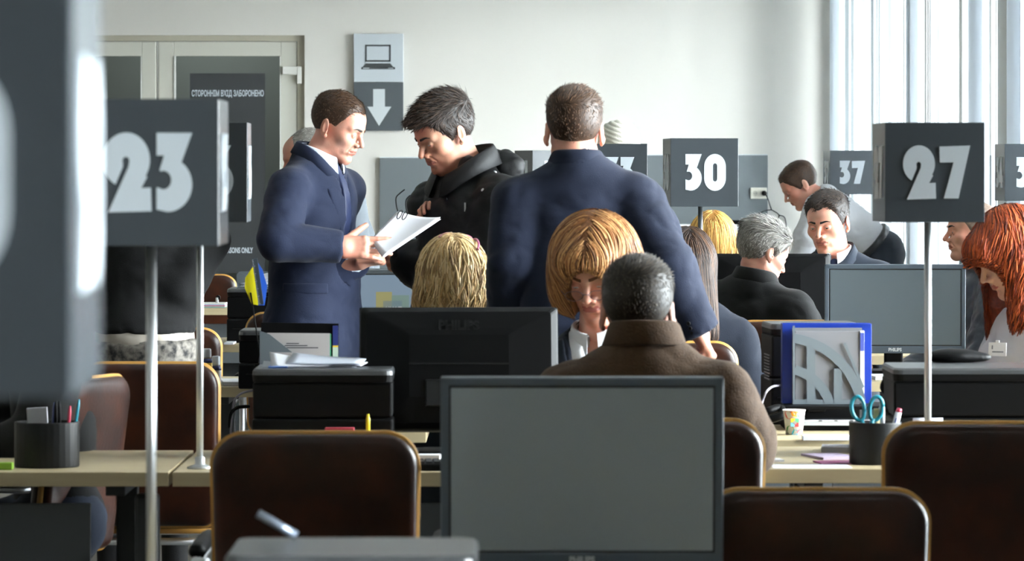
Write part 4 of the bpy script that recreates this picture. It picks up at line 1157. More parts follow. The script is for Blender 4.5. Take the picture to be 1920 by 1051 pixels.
# 2 ---- black padded coat
s = 556
lh = hand(V3(778,494,s,.08), (-.9,.1,-.1), (0,.3,1), 1, curl=(.8,.8,.8,.8))
rh = hand(V3(832,440,s,.02), (-.35,.1,.85), (-.4,-.6,.1), 1, curl=(.9,1,1,1))
P = Person('person in a black padded coat looking down, grey-templed dark hair', s, 885, -52, (833,250), -58, 26, hs=1.0, jowl=1, nose=1.12, age=1,
    neck=(880,338,.02), fat=1.08, wrl=(778,494,.08), ell=(890,530,-.04), wrr=(832,440,.02), _hands=[lh,rh], browm=H_dark, hres=.0026, open=.0028, gaze=.7, shw=.185, nr=.064)
P.body(S_b); P.hair_short(H_dark, top=.024, side=.009, comb=(.5,.9,-.1), slen=.034, n=4200, swid=.0011, extra=[(Ell((0,.085,.082),(.045,.024,.018)),.02)])
def quilt(V): return (-.010*np.abs(np.cos((V[:,2])*math.pi/.062))**6*1.0).astype(np.float32)
P.shirt(C_black, collar=.05, crad=.066)
j = P.jacket(C_puff, off=.030, res=.0095, amp=.010, scale=7, lapel=False, depth=.22, w=.05, hem=.28, collar=False, coff=-.006, nholer=.085)
P.collar(C_puff, .096, .055, name='coat_collar', fold=.03, t=.012, front=.03, parent=j, back=.3, rise=.035)
Hd = SDF().u(Ell(P.N-P.TF*.10+P.T*.035,(.145,.075,.075),P.tax)).sub(Ell(P.N-P.TF*.03+P.T*.10,(.085,.075,.09),P.tax),.03)
P.garment('hood', Hd, C_puff, .008, .010, 9, pts=[P.N], pad=.26, parent=j)
sc_ = SDF().u(Cap(P.N+P.TF*.05-P.TR*.06+P.T*.05, P.N+P.TF*.135-P.TR*.01-P.T*.30,.032,.028)).u(Cap(P.N+P.TF*.05+P.TR*.06+P.T*.05, P.N+P.TF*.13+P.TR*.035-P.T*.30,.03,.028))
P.garment('scarf', sc_, C_black, .008, .003, 12, pts=[P.N, P.N-P.T*.3], pad=.2)
for (x,y) in ((928,322),(905,356),(840,372)): P.dot(x, y, P.jk, .006, M_steel, 'snap_button', j)
q, n_ = P.hit(872, 388, P.jk); MB().m(M_steel).box((0,0,0),(.006,.004,.03),.001).build('zip_pull', j, Matrix.Translation(q-P.root.location-Vector((0,.004,0))))
finish(P, C_black)
# 3 ---- standing, seen from behind
s = 630
rh = hand(V3(1306,616,s,-.10), (.42,-.15,-.85), (-.8,.1,-.3), 1, curl=(.75,.8,.85,.9), thumb=.4)
lh = hand(V3(952,600,s,.05), (0,.1,-1), (1,0,0), 1, curl=(.5,.5,.5,.5))
P = Person('person in a navy jacket standing with back to the viewer', s, 1088, 180, (1077,246), 180, 6, hs=1.02, neck=(1082,324), wrr=(1306,616,-.10), wrl=(952,600,.05), elr=(1250,492,-.10), ell=(960,490,-.04), hdy=.03, _hands=[rh,lh], shw=.178, hres=.003)
P.body(S_c, brief=True); P.hair_short(H_brown, top=.015, side=.0045, slen=.017, n=5200, comb=(.25,.3,.2), line=[(0,.066),(60,.02),(78,-.01),(92,-.002),(104,-.004),(118,-.034),(150,-.06),(180,-.070)])
P.jacket(C_navy2, res=.0085, amp=.012, scale=4.6, lapel=False, depth=0, hem=.24, crad=.070, ch=.042, off=.016)
for k_ in range(4): P.dot(1291+k_*3.5, 606+k_*9, P.jk, .0062, M_black, 'sleeve_button', P.jko, .005)
P.shirt(C_white, arms=True, collar=.03)
finish(P, C_navy2)
# 4 ---- blonde seated, seen from behind
s = 615
P = Person('person with shoulder length blonde hair and sunglasses pushed up on the head', s, 850, 185, (846,519), 190, 8, hs=.98, sit=True, neck=(848,612), fem=True, shw=.165)
P.body(S_c, brief=True)
hull = SDF(P.skull.ops, .012); hull.u(Ell((0,-.045,.0),(.088,.080,.10)), .03).u(Ell((0,-.055,-.085),(.104,.055,.070)), .05)
P.hair_hull(H_blonde, hull, n=2600, slen=(.22,.32), nseg=14, wave=.016, freq=34, swid=.0032, jit=.5)
P.garment('blouse', P.arms(P.torso(.012), .012), C_dnavy, .014, .004); finish(P, C_trous)
# 5 ---- ginger bob with glasses
s = 672
P = Person('person with a golden ginger bob and thin glasses, reading with a frown', s, 1140, -12, (1116,505), -16, 27, 3, hs=1.08, sit=True, neck=(1122,640,.05), fem=True, browm=H_ginger, hres=.0026, open=.0024, gaze=.8, shw=.17, age=1, jaw=.94)
P.body(S_c)
hull = SDF(P.skull.ops, .016); hull.u(Ell((0,-.018,.028),(.100,.105,.105)), .02).u(Ell((-.082,.005,-.045),(.026,.055,.050)), .04).u(Ell((.082,.005,-.045),(.026,.055,.050)), .04).u(Ell((0,.066,.062),(.062,.036,.032)), .02)
face = SDF().u(Ell((-.006,.125,-.045),(.064,.088,.102))).u(Ell((0,.05,-.14),(.07,.09,.07)), .02)
P.hair_hull(H_ginger, hull, n=2600, slen=(.15,.21), nseg=11, wave=.004, freq=22, swid=.0028, face=face, root_z=.03, part=-.01, bias=.9, flow=lambda p: np.stack([np.zeros(len(p)), .5*(p[:,1] > .02), np.zeros(len(p))], 1))
P.shirt(C_white, collar=.045, opening=.16, crad=.060); P.jacket(C_dnavy, res=.009, lapel=True, depth=.36, w=.085, off=.014, amp=.003, collar=False); finish(P)
def glasses(P, M, z=-.008, y=.112, w=.024, h=.014, tilt=0, name='glasses', lens=None, back=.02, half=False):
    """two rims, bridge and temples in head coordinates"""
    b = MB().m(M); R_ = lambda v: Vector((P.h2w(A([v])))[0])-P.root.location
    for s in (-1,1):
        ring = [R_((s*.032+w*math.cos(a), y-.004*abs(math.cos(a)), z+h*math.sin(a))) for a in [k*2*math.pi/20 for k in range(21)]]
        b.tube(ring, .0010, 6)
        b.tube([R_((s*(.032+w),y-.004,z+.003)), R_((s*.074,y-.03,z+.004)), R_((s*.080,-.01,z+.006)), R_((s*.080,-.025,z-.01))], .0012, 6)
    b.tube([R_((-.009,y,z+.003)), R_((0,y+.004,z+.006)), R_((.009,y,z+.003))], .0012, 6)
    o = b.build(name, P.root)
    if lens:
        for s in (-1,1):
            l = MB().m(lens); vs = [R_((s*.032+w*math.cos(a), y-.002, z+h*math.sin(a))) for a in [k*2*math.pi/20 for k in range(20)]]
            f = l.bm.faces.new([l.bm.verts.new(v) for v in vs]); l.build('lens', o)
    return o
glasses(P, mat('glasses_rim', (120,100,110), .3, metal=.6), z=-.014, y=.116, lens=glass_mat('spectacle_lens', (235,235,240)))
# 6 ---- brown jacket, seen from behind
s = 795
P = Person('person with short cropped hair in a brown jacket sitting with back to the viewer', s, 1212, 176, (1197,588), 176, 12, hs=1.02, sit=True, hdy=.05, neck=(1208,676,.0), wrr=(1330,800,.42), elr=(1392,830,.02), wrl=(1080,810,.40), ell=(1030,830,.02), shw=.175, hres=.0032, fat=1.08)
P.body(S_a, brief=True); P.hair_short(H_darkgrey, top=.014, side=.006, slen=.016, n=5600, comb=(.2,.3,.2), line=[(0,.066),(60,.02),(78,-.02),(92,-.004),(104,-.006),(118,-.044),(150,-.075),(180,-.084)])
P.jacket(C_brown, res=.009, amp=.010, scale=5, lapel=False, depth=0, hem=.12, crad=.078, ch=.062, off=.020, rise=.028); finish(P)
# 7 ---- long dark hair
s = 535
P = Person('person with very long straight dark brown hair beside the standing navy jacket', s, 1300, 178, (1289,494), 182, 4, hs=.98, sit=True, neck=(1300,585), fem=True, shw=.15)
P.body(S_c, brief=True)
hull = SDF(P.skull.ops, .012); hull.u(Cap((-.020,-.075,.0),(.015,-.105,-.26),.062,.045), .05).u(Cap((.03,-.07,.0),(.05,-.10,-.25),.05,.036), .04)
P.hair_hull(H_long, hull, n=2600, slen=(.30,.42), nseg=14, wave=.002, freq=14, swid=.0026, jit=.10, lo=(-.16,-.22,-.36), bias=.35, res=.006)
P.garment('shirt', P.arms(P.torso(.014), .012), C_dnavy, .012, .007, 6); finish(P)
# 8 ---- golden hair at the counter
s = 392
P = Person('person with golden blonde hair below the sign reading 30, seen from behind', s, 1340, 180, (1336,449), 178, 5, hs=1.02, sit=True, neck=(1340,512), fem=True, shw=.16)
P.body(S_c, brief=True, hres=.005)
hull = SDF(P.skull.ops, .014); hull.u(Ell((0,-.04,.0),(.098,.085,.10)), .03).u(Ell((.01,-.05,-.075),(.120,.058,.060)), .05)
P.hair_hull(H_gold, hull, n=1800, slen=(.20,.27), nseg=10, wave=.003, freq=20, swid=.0034, jit=.2, res=.007)
P.garment('jacket', P.arms(P.torso(.016), .014), C_dnavy, .014, .004); finish(P)
# 9 ---- grey haired, black jacket
s = 465
P = Person('person with thick grey hair in a black jacket bending towards a monitor', s, 1395, 152, (1431,474), 118, 24, hs=1.0, sit=True, neck=(1412,541,-.02), wrr=(1540,640,.35), elr=(1512,640,.0), wrl=(1400,640,.4), shw=.178, jowl=1, hres=.0032, fat=1.15, age=1)
P.body(S_a); P.hair_short(H_grey, top=.022, side=.014, slen=.034, n=4200, swid=.0014, comb=(0,-.9,-.1), line=[(0,.068),(30,.074),(48,.055),(62,.028),(78,-.012),(92,.0),(104,-.006),(118,-.045),(150,-.08),(180,-.09)])
P.jacket(C_black, res=.010, amp=.009, scale=5, lapel=False, depth=0, hem=.1, crad=.080, ch=.055, off=.026); finish(P)
# 10 ---- dark haired man in suit, facing us
s = 435
P = Person('dark haired person in a slate suit and tie facing the viewer behind a black monitor', s, 1572, -12, (1552,418), -27, 12, 3, hs=1.05, sit=True, neck=(1568,484,.0), browm=H_dark, hres=.0028, open=.0036, gaze=.5, gx=-.1, shw=.185)
P.body(S_c); P.hair_short(H_dark, top=.016, side=.005, slen=.02, n=3600, comb=(.3,.8,.0), line=[(0,.070),(20,.080),(35,.078),(48,.060),(58,.040),(70,.010),(82,-.014),(92,-.002),(104,-.004),(118,-.036),(150,-.066),(180,-.074)])
P.shirt(C_white, collar=.042, crad=.062); P.tie(C_tie); P.jacket(C_slate, res=.009, w=.062, off=.014, amp=.004); finish(P, C_slate)
# 11 ---- leaning in a white shirt
s = 335
P = Person('person in a white shirt leaning far over a desk, dark belt and trousers', s, 1655, -82, (1500,347), -86, 34, hs=1.0, pelvis=(1655,472,.05), neck=(1546,376), wrl=(1492,500,-.12), wrr=(1500,500,.2), ell=(1508,440,-.2), shl=(1532,388,-.18), hres=.0032)
P.body(S_a); P.hair_short(H_brown, top=.012, side=.005, slen=.014, n=2400, comb=(0,.6,.2), res=.005)
S_ = P.neckhole(P.arms(P.torso(.016), .016, .03), .065); c_ = A(P.P+P.T*.085); S_.sub(lambda p: (p-c_) @ A(P.T), .004)
j = P.garment('shirt', S_, C_white, .009, .010, 5, rl=1)
P.collar(C_white, .062, .03, name='shirt_collar', parent=j)
tr = P.trousers(C_trous, off=.006)
bt = SDF().u(Ell(P.P+P.T*.075,(.172,.130,.4),P.tax)).i(lambda p: np.abs((p-A(P.P+P.T*.082)) @ A(P.T))-.019)
P.garment('belt', bt, mat('belt_leather',(20,20,22),.35), .008, 0, pts=[P.P], pad=.26); P.shoes(C_shoe)
# 12 ---- balding, facing left at right
s = 480
P = Person('balding person in a dark quilted jacket facing left behind the red haired one', s, 1868, -78, (1822,433), -84, 2, hs=.93, sit=True, neck=(1856,513), browm=H_dark, hres=.003, open=.004, nose=1.2, age=1, nr=.066)
P.body(S_c); P.hair_short(H_stub, top=.004, side=.003, slen=.005, n=2000, line=[(0,.082),(30,.098),(48,.085),(62,.035),(78,-.006),(92,.004),(104,-.002),(118,-.034),(150,-.06),(180,-.07)])
P.jacket(C_puffn, off=.034, res=.010, lapel=False, depth=0, amp=.010, scale=9, hem=.12, collar=True, ch=.05, crad=.08); finish(P)
# 13 ---- red hair
s = 600
P = Person('person with long wavy red hair and a white top wearing a name badge', s, 1945, -72, (1893,477), -78, 29, hs=1.0, sit=True, neck=(1926,578,.02), fem=True, browm=H_red, hres=.0026, open=.0026, gaze=.7, shw=.165)
P.body(S_d)
hull = SDF(P.skull.ops, .016); hull.u(Ell((0,-.025,.028),(.100,.108,.106)), .02).u(Cap((-.076,-.012,-.02),(-.072,.09,-.23),.036,.030), .04).u(Cap((.066,.015,-.02),(.070,.11,-.22),.034,.030), .05).u(Ell((0,-.06,-.08),(.095,.07,.12)), .05).u(Cap((0,-.085,-.05),(0,-.06,-.24),.07,.05),.04).u(Ell((0,.070,.060),(.060,.038,.038)), .02)
face = SDF().u(Ell((0,.122,-.048),(.10,.078,.088)))
P.hair_hull(H_red, hull, n=3800, slen=(.32,.48), nseg=18, wave=.015, freq=44, swid=.0026, face=face, root_z=.02, bias=.8, jit=.3, flow=lambda p: np.stack([np.zeros(len(p)), .45*(p[:,1] > .0), np.zeros(len(p))], 1))
j = P.garment('blouse', P.neckhole(P.arms(P.torso(.010), .008), .055), mat('white_ribbed_top', (214,212,222), .8, bump=.06, bscale=200), .008, .004, 7)
bd = MB().m(mat('badge_card', (206,204,206), .4)).box((0,0,0),(.058,.003,.042),.001).m(mat('badge_print', (96,96,104), .6)).box((-.016,-.0016,.006),(.004,.001,.012)).box((.002,-.0016,-.008),(.036,.001,.004)).m(M_steel).box((0,-.001,.024),(.012,.004,.008),.001)
bdo = bd.build('name_badge', P.root, Matrix.Translation(V3(1858,650,s,-.16)-P.root.location) @ RZ(math.radians(-24)) @ RX(math.radians(-6)))
finish(P)
# 14 ---- knitted hat
s = 410
P = Person('person in a cream knitted hat behind the standing man', s, 1145, -110, (1147,287), -118, 14, hs=.98, fem=True, neck=(1143,350), shw=.165)
P.body(S_d, brief=True)
hat = SDF(P.skull.ops, .014); hat.u(Ell((0,-.06,.05),(.085,.072,.078)), .03).sub(lambda p: p[:,2]+.012-.25*p[:,1], .004)
V, Q = surf(hat, (-.14,-.18,-.12), (.14,.14,.17), .0045)
g = grad(hat, V, .005); ph = (V[:,2]*.85-V[:,1]*.55)*2*math.pi/.019+6*V[:,0]
V = V+g*(.0042*np.abs(np.sin(ph/2))[:,None]-.002)
P.add('knitted_hat', P.h2w(V), Q, [C_knit])
P.garment('coat', P.arms(P.torso(.03), .02), C_grey, .016, .004); finish(P)
# 15 ---- bald, grey coat
s = 446
P = Person('balding person with cropped grey hair in a grey coat, mostly hidden by the navy suit', s, 640, -78, (577,296), -80, 16, hs=1.0, neck=(617,352), fat=1.25, shw=.19, hres=.0034, age=1)
P.body(S_a); P.hair_short(H_grey, top=.003, side=.005, slen=.008, n=2200, line=[(0,.098),(30,.105),(50,.085),(62,.035),(78,-.006),(92,.004),(104,-.002),(118,-.034),(150,-.06),(180,-.07)])
P.jacket(C_grey, off=.034, res=.012, lapel=False, depth=0, hem=.45, amp=.006, ch=.06); finish(P)
# 16 ---- black sweater and patterned skirt
s = 570
P = Person('person in a black sweater over a white hem and a black and white patterned skirt', s, 262, 172, (276,300), 170, 20, hs=.98, fem=True, neck=(283,392,.06), pelvis=(266,632), wrr=(312,640,.12), elr=(336,545,-.02), wrl=(215,640,.2), shw=.18, fat=1.2)
P.body(S_c, brief=True, hres=.005); P.hair_short(H_dark, top=.02, side=.012, n=1200)
def above(z): return lambda p: p[:,2]-z
zsw, zsh = CH-(612-HY)/s, CH-(640-HY)/s
Sw = P.torso(.022); Sw.sub(lambda p: p[:,2]-zsw, .004); P.arms(Sw, .020, .03)
P.garment('sweater', Sw, C_black, .011, .007, 5, pad=.26)
Sh = P.torso(.016); Sh.sub(lambda p: p[:,2]-zsh, .002).i(lambda p: p[:,2]-zsw-.05)
P.garment('blouse_hem', Sh, mat('satin_hem', (176,168,156), .4), .010, .004, 9, pts=[P.P], pad=.34)
Sk = SDF().u(Ell(P.P,(.178,.14,.15),P.tax)).u(Cap(P.P-P.R*.06, P.P-P.R*.08-P.U*.40,.12,.13),.05).u(Cap(P.P+P.R*.06, P.P+P.R*.08-P.U*.40,.12,.13),.05).i(lambda p: p[:,2]-zsh-.01)
P.garment('skirt', Sk, C_skirtw, .012, .006, 5, pts=[P.P, P.P-P.U*.4], pad=.30); P.shoes(C_shoe)
Ti = P.legs(SDF().u(Ell(P.P,(.14,.10,.10),P.tax)), -.002)
P.garment('tights', Ti, C_black, .016, .0, pts=P.hip+P.kn+P.an, pad=.16)
# 17 ---- seated at far left, behind the near sign
s = 690
P = Person('seated person mostly hidden behind the blurred sign, dark jeans under the desk', s, 108, -72, (70,462), -80, 10, hs=1.0, sit=True, neck=(92,560))
P.body(S_c, brief=True, hres=.006); P.hair_short(H_dark, n=800, res=.006)
P.garment('sweater', P.neckhole(P.arms(P.torso(.018), .016)), C_black, .014, .005); finish(P, C_jean)
# ------------------------------------------------------------------ things on the desks
def P3(px, py, s, dy=0): v = W(px, py, s); v.y += dy; return v
def on(px, s, z=.75): return Vector(((px-CX)/s, F/s, z))
# papers held by the person in the navy suit
def sheet(name, c4, m, parent, bend=.0, th=.0015, n=12, M=None):
    """c4: four corners in order; bilinear sheet with a bend across"""
    A_, B_, C_, D_ = [Vector(c) for c in c4]; nrm = (B_-A_).cross(D_-A_).normalized(); b = MB().m(m); rows = []
    for lay in (0, 1):
        g = []
        for i in range(n+1):
            u = i/n; g.append([b.bm.verts.new(A_.lerp(B_, u).lerp(D_.lerp(C_, u), j/n)+nrm*(bend*math.sin(math.pi*j/n)*(.3+.7*u)+lay*th)) for j in range(n+1)])
        rows.append(g)
        for i in range(n):
            for j in range(n):
                f = b.bm.faces.new((g[i][j], g[i+1][j], g[i+1][j+1], g[i][j+1])); f.smooth = True
    g0, g1 = rows
    for k in range(n):
        for q in ((g0[k][0],g0[k+1][0],g1[k+1][0],g1[k][0]),(g0[k][n],g0[k+1][n],g1[k+1][n],g1[k][n]),(g0[0][k],g0[0][k+1],g1[0][k+1],g1[0][k]),(g0[n][k],g0[n][k+1],g1[n][k+1],g1[n][k])): b.bm.faces.new(q)
    return b.build(name, parent, M)
s = 560
o = P3(712, 462, s, -.24)
pp = empty('held_papers', o, 0, 'stack of white papers held by the person in the navy blue suit', 'papers')
q = [P3(700,446,s,-.20)-o, P3(745,397,s,-.08)-o, P3(826,408,s,-.16)-o, P3(722,478,s,-.28)-o]
M_pr1 = mat('printed_paper', (206,208,216), .7)
sheet('sheet', q, M_pr1, pp, bend=.012)
sheet('sheet', [v+Vector((.003,.004,.004)) for v in q], M_paper, pp, bend=.010)
sheet('sheet', [v+Vector((.004,.009,-.002)) for v in q], M_paper, pp, bend=.006)
# black spectacles held behind the papers
s = 575
gl = empty('spectacles', P3(748,392,s), 0, 'black spectacles held upright above the papers', 'glasses')
o = P3(748,392,s)
b = MB().m(M_black).tube(smooth_path([P3(746,396,s)-o, P3(743,383,s)-o, P3(743,370,s)-o, P3(750,362,s)-o, P3(759,355,s)-o],5), .0022, 8).build('temple_arm', gl)
b = MB().m(M_black).tube(smooth_path([P3(762,400,s,.08)-o, P3(760,386,s,.08)-o, P3(761,374,s,.08)-o, P3(768,366,s,.08)-o],5), .0022, 8).build('temple_arm', gl)
b = MB().m(M_black)
for k in (0,1):
    c = P3(749+9*k,402+2*k,s,.02+.04*k)-o
    b.tube([c+Vector((.006*math.cos(a)+.006*math.sin(a), .022*math.cos(a), .014*math.sin(a))) for a in [i*math.pi/8 for i in range(17)]], .0016, 6)
b.build('rims', gl)
# sunglasses on the blonde hair
s = 615
o = P3(866,452,s,.0)
sg2 = empty('sunglasses', o, 0, 'pink framed sunglasses pushed up on the blonde hair', 'glasses')
M_pink = mat('pink_frame', (176,92,128), .3)
def gpt(px, py, dy=0): return P3(px, py, s, dy)-o
MB().m(M_pink).tube(smooth_path([gpt(884,450,.0),gpt(893,448,-.03),gpt(898,456,-.07),gpt(896,466,-.09)],5),[.0035]*15+[.005],8).build('temple_arm', sg2)
MB().m(M_pink).tube(smooth_path([gpt(858,441,.03),gpt(845,437,.0),gpt(833,438,-.03),gpt(824,444,-.06)],5),.003,8).build('temple_arm', sg2)
MB().m(M_pink).tube([gpt(870+15*math.cos(a),450+9*math.sin(a),.05) for a in [i*math.pi/10 for i in range(21)]],.0025,6).m(M_black).tube([gpt(870,446,.05),gpt(874,447,.05)],.004,6).build('rims', sg2)
# pen pots
def pot(label, px, s, w, h, z=.75, ribs=True, oval=.8):
    r = empty('pen_pot', on(px, s, z), 0, label, 'pen pot')
    b = MB().m(mat('pot_black', (15,16,17), .5, spec=.3)); n = 96
    def ring(k, zz, rb=1):
        return [Vector(((w/2*k*(1+(.012*rb if (i % 3) else 0)))*math.cos(2*math.pi*i/n), (w/2*k*oval*(1+(.012*rb if i % 3 else 0)))*math.sin(2*math.pi*i/n), zz)) for i in range(n)]
    rb = 1 if ribs else 0
    b.ring([ring(.97,0,0), ring(.98,.004,rb), ring(.98,h-.004,rb), ring(.985,h,0), ring(.90,h,0), ring(.90,.006,0)])
    b.build('pot', r); return r
def pen(parent, x, y, z0, dx, dy, L, r, m, cap=None, name='pen', label=None):
    """a pen standing in a pot is a thing of its own"""
    o = parent.location+Vector((x,y,z0)); b = MB().m(m)
    d = Vector((dx,dy,1)).normalized()
    b.tube([d*0, d*L*.9, d*L],[r,r,r*.5],10)
    if cap: b.m(cap).tube([d*L*.72, d*L*1.0],[r*1.15,r*1.1],10).tube([d*L*.74+Vector((r*1.5,0,0)), d*L*.95+Vector((r*1.5,0,0))],r*.3,6)
    ob = b.build(name, None, Matrix.Translation(o)); tag(ob, label, 'pen', 'pens in the pen pots'); return ob
pa = pot('ribbed black pen pot on the beige desk at the left edge', 88, 735, .167, .115)
M_bp = mat('pen_blue', (40,52,110), .4); M_pk = mat('pen_pink', (190,50,80), .4); M_tl = mat('teal_plastic', (26,132,150), .35); M_wp = mat('pen_white', (205,206,212), .35)
for (x,dx,m,lb,L) in ((.012,.10,M_bp,'dark blue pen in the ribbed pot, beside the note pad',.155),(.022,.02,M_black,'black pen in the middle of the ribbed pot',.16),(.034,-.06,M_black,'second black pen in the ribbed pot, leaning left',.158),(.050,.14,M_pk,'pink capped pen in the ribbed pot',.148),(.058,.28,M_tl,'teal pencil leaning right in the ribbed pot',.165)):
    pen(pa, x, random.uniform(-.02,.02), .008, dx*.5, .05, L, .0042, m, label=lb)
nt = MB().m(M_paper).box((0,0,.06),(.052,.012,.10),.001,Matrix.Rotation(-.06,3,'Y')).build('note_pad', None, Matrix.Translation(pa.location+Vector((-.024,.01,.04)))); tag(nt,'white note pad standing in the ribbed black pot','note pad')
gb = MB().m(mat('green_plastic',(120,160,40),.4)).box((0,0,.009),(.05,.03,.018),.003).build('sticky_notes', None, Matrix.Translation(on(6,742))); tag(gb,'small green pad on the desk left of the ribbed pot','sticky notes')
pb = pot('black pen pot with teal scissors on the right hand desk', 1641, 728, .137, .108, ribs=False, oval=.8)
# scissors
sc2 = empty('scissors', pb.location+Vector((-.02,0,.05)), 0, 'scissors with teal handles standing in the black pen pot', 'scissors')
for sg_, cx in ((-1,-.022),(1,.020)):
    loop = [Vector((cx+sg_*0+.0195*math.cos(a)*(1 if math.cos(a)*sg_ > 0 else .75), .0, .092+.030*math.sin(a)+.006*math.cos(a)*sg_)) for a in [k*math.pi/12 for k in range(25)]]
    MB().m(M_tl).tube(loop, .0052, 8).tube([Vector((cx*.8,0,.066)), Vector((cx*.15,0,.035))],[.006,.005],8).build('handle', sc2)
    MB().m(M_steel).box((-cx*.08,.002*sg_,-.0),(.009,.0016,.075),.0005,Matrix.Rotation(-sg_*.08,3,'Y')).build('blade', sc2)
MB().m(M_steel).lathe([(.0045,-.004),(.0045,.004)],(0,0,.034),12,Matrix.Rotation(math.pi/2,3,'X')).build('pivot_screw', sc2)
M_gl = mat('glue_cream', (206,190,140), .45)
for (x, z0, w, h, m, nm, lb) in ((.004,.0,.024,.135,M_gl,'glue_stick','cream glue stick in the black pen pot'),(.018,.0,.016,.16,M_paper,'correction_pen','white tube standing in the black pen pot')):
    g = MB().m(m).lathe([(w/2,0),(w/2,h*.86),(w*.32,h*.88),(w*.28,h)],(0,0,0),20).build(nm, None, Matrix.Translation(pb.location+Vector((x,.012,.006)))); tag(g, lb, 'glue' if nm == 'glue_stick' else 'pen')
pw = MB().m(M_wp).tube([(0,0,0),(.032,0,.125)],.0085,12).m(M_bp).tube([(.004,-.006,.03),(.026,-.006,.11)],.003,6).m(M_pk).tube([(.032,0,.125),(.035,0,.135)],[.0085,.006],12).build('marker_pen', None, Matrix.Translation(pb.location+Vector((.028,0,.008)))); tag(pw,'white marker with red and blue marks leaning right in the black pen pot','marker')
# paper cup
cupl = on(1489, 655)
cup = empty('paper_cup', cupl, 0, 'white paper cup with coloured dots on the desk below the blue binder', 'cup')
M_cup = mat('cup_paper', (232,230,226), .5)
MB().m(M_cup).lathe([(.0225,.001),(.0235,.0),(.0315,.068),(.0335,.0695),(.0330,.0715),(.031,.0705),(.0232,.004)],(0,0,0),40).build('cup_wall', cup)
dm = [(-.60,.060,.014,(214,60,40)),(.05,.063,.010,(236,190,40)),(.62,.060,.012,(60,160,210)),(-.55,.014,.013,(40,140,50)),(.08,.006,.010,(60,160,210)),(.66,.008,.009,(200,40,50)),(-.1,.062,.008,(236,150,40))]
for i, (a, z, r, c) in enumerate(dm):
    b = MB().m(mat('dot_%d_%d_%d' % c, c, .5)); R0 = .0237+.0078*z/.068; vs = []
    pts = []
    for k in range(16):
        th = 2*math.pi*k/16; aa = a+math.cos(th)*r/R0; zz = min(max(z+math.sin(th)*r,.001),.068); rr = .0240+.0080*zz/.068
        pts.append(b.bm.verts.new((rr*math.sin(aa), -rr*math.cos(aa), zz)))
    f = b.bm.faces.new(pts); f.material_index = 0; b.build('dot', cup)
for dx_, dz_, c in ((-.006,.006,(236,190,40)),(.006,.006,(90,180,130)),(.005,-.006,(214,60,60)),(-.006,-.005,(120,190,220))):
    MB().m(mat('mark_%d_%d_%d' % c, c, .5)).box((dx_,-.0290,.036+dz_),(.012,.001,.012)).build('mark', cup)
MB().m(mat('mark_grey', (150,150,150), .5)).box((0,-.0297,.036),(.009,.001,.009)).build('mark', cup)
# letter tray, blue binder and grey magazine file
s = 640; x0, x1 = (1468-CX)/s, (1636-CX)/s; zb = CH-(757-HY)/s; zt_ = CH-(607-HY)/s; Yb = F/s+.0
tr_ = empty('letter_tray', ((x0+x1)/2+.02, Yb+.02, .75), 0, 'low black letter tray under the blue binder', 'tray')
mbx('tray_top', (0,0,zb-.75-.006), (.30,.22,.010), M_black, tr_, .002)
mbx('tray_base', (0,0,.008), (.30,.22,.014), M_black, tr_, .002)
for sx in (-1,1): mbx('tray_side', (sx*.147,.02,(zb-.75)/2), (.006,.18,zb-.75-.012), M_black, tr_, .001)
tp = MB().m(mat('clear_sleeve', (190,196,200), .2, spec=.6)).box((0,-.03,.022),(.25,.17,.012),.001).m(M_wp).box((0,-.112,.030),(.24,.012,.004)).m(M_black)
for k in range(4): tp.box((-.07+.045*k,-.1185,.030),(.009,.001,.0025))
t_ = tp.build('plastic_sleeves', None, Matrix.Translation((tr_.location.x+.02, tr_.location.y-.01, .75))); tag(t_,'clear plastic sleeves with punched white strip inside the letter tray','folder')
M_blue = mat('binder_blue', (14,42,128), .35)
bi = empty('binder', ((x0+x1)/2, Yb+.06, zb), 0, 'blue ring binder standing behind the grey magazine file', 'binder'); w, h = x1-x0, zt_-zb
mbx('cover', (0,-.030,h/2), (w,.003,h), M_blue, bi, .001); mbx('cover', (0,.030,h/2), (w,.003,h), M_blue, bi, .001)
mbx('spine', (-w/2+.002,0,h/2), (.003,.062,h), M_blue, bi, .0008)
for x_ in (-w/2+.05,):
    mbx('paper_block', (.0,0,h/2-.004), (w-.02,.05,h-.02), M_paper, bi, .001)
M_file = mat('file_grey', (96,104,109), .45)
fl_ = empty('magazine_file', ((1486-CX)/s, Yb, zb), 0, 'grey plastic magazine file with cut out arcs in front of the blue binder', 'magazine file')
fw, fh, pk = (1616-1485)/s, h-.012, 1/s
mbx('file_back', (fw/2,.018,fh/2), (fw,.003,fh), mat('file_grey_back', (108,109,112), .5), fl_, .0005)
mbx('paper_stack', (fw/2+.006,.006,fh/2-.003), (fw-.004,.016,fh-.012), mat('folder_grey', (112,112,116), .5), fl_, .0005)
mbx('paper_stack', (fw-.001,.004,fh/2-.002), (.012,.018,fh-.012), M_paper, fl_, .0005)
mbx('paper_stack', (fw-.001,-.0055,fh*.82), (.0115,.001,fh*.24), mat('label_blue',(60,74,150),.5), fl_, .0002)
def FP(px, py): return ((px-1485)*pk, (757-py)*pk-0)
def bar(pts, wd):
    """flat raised band following a polyline"""
    a = []; b2 = []
    for i, p in enumerate(pts):
        t = Vector(pts[min(i+1,len(pts)-1)])-Vector(pts[max(i-1,0)]); t.normalize(); n_ = Vector((-t.y, t.x))*wd/2
        a.append(tuple(Vector(p)+n_)); b2.append(tuple(Vector(p)-n_))
    return a+b2[::-1]
fr_ = MB().m(M_file)
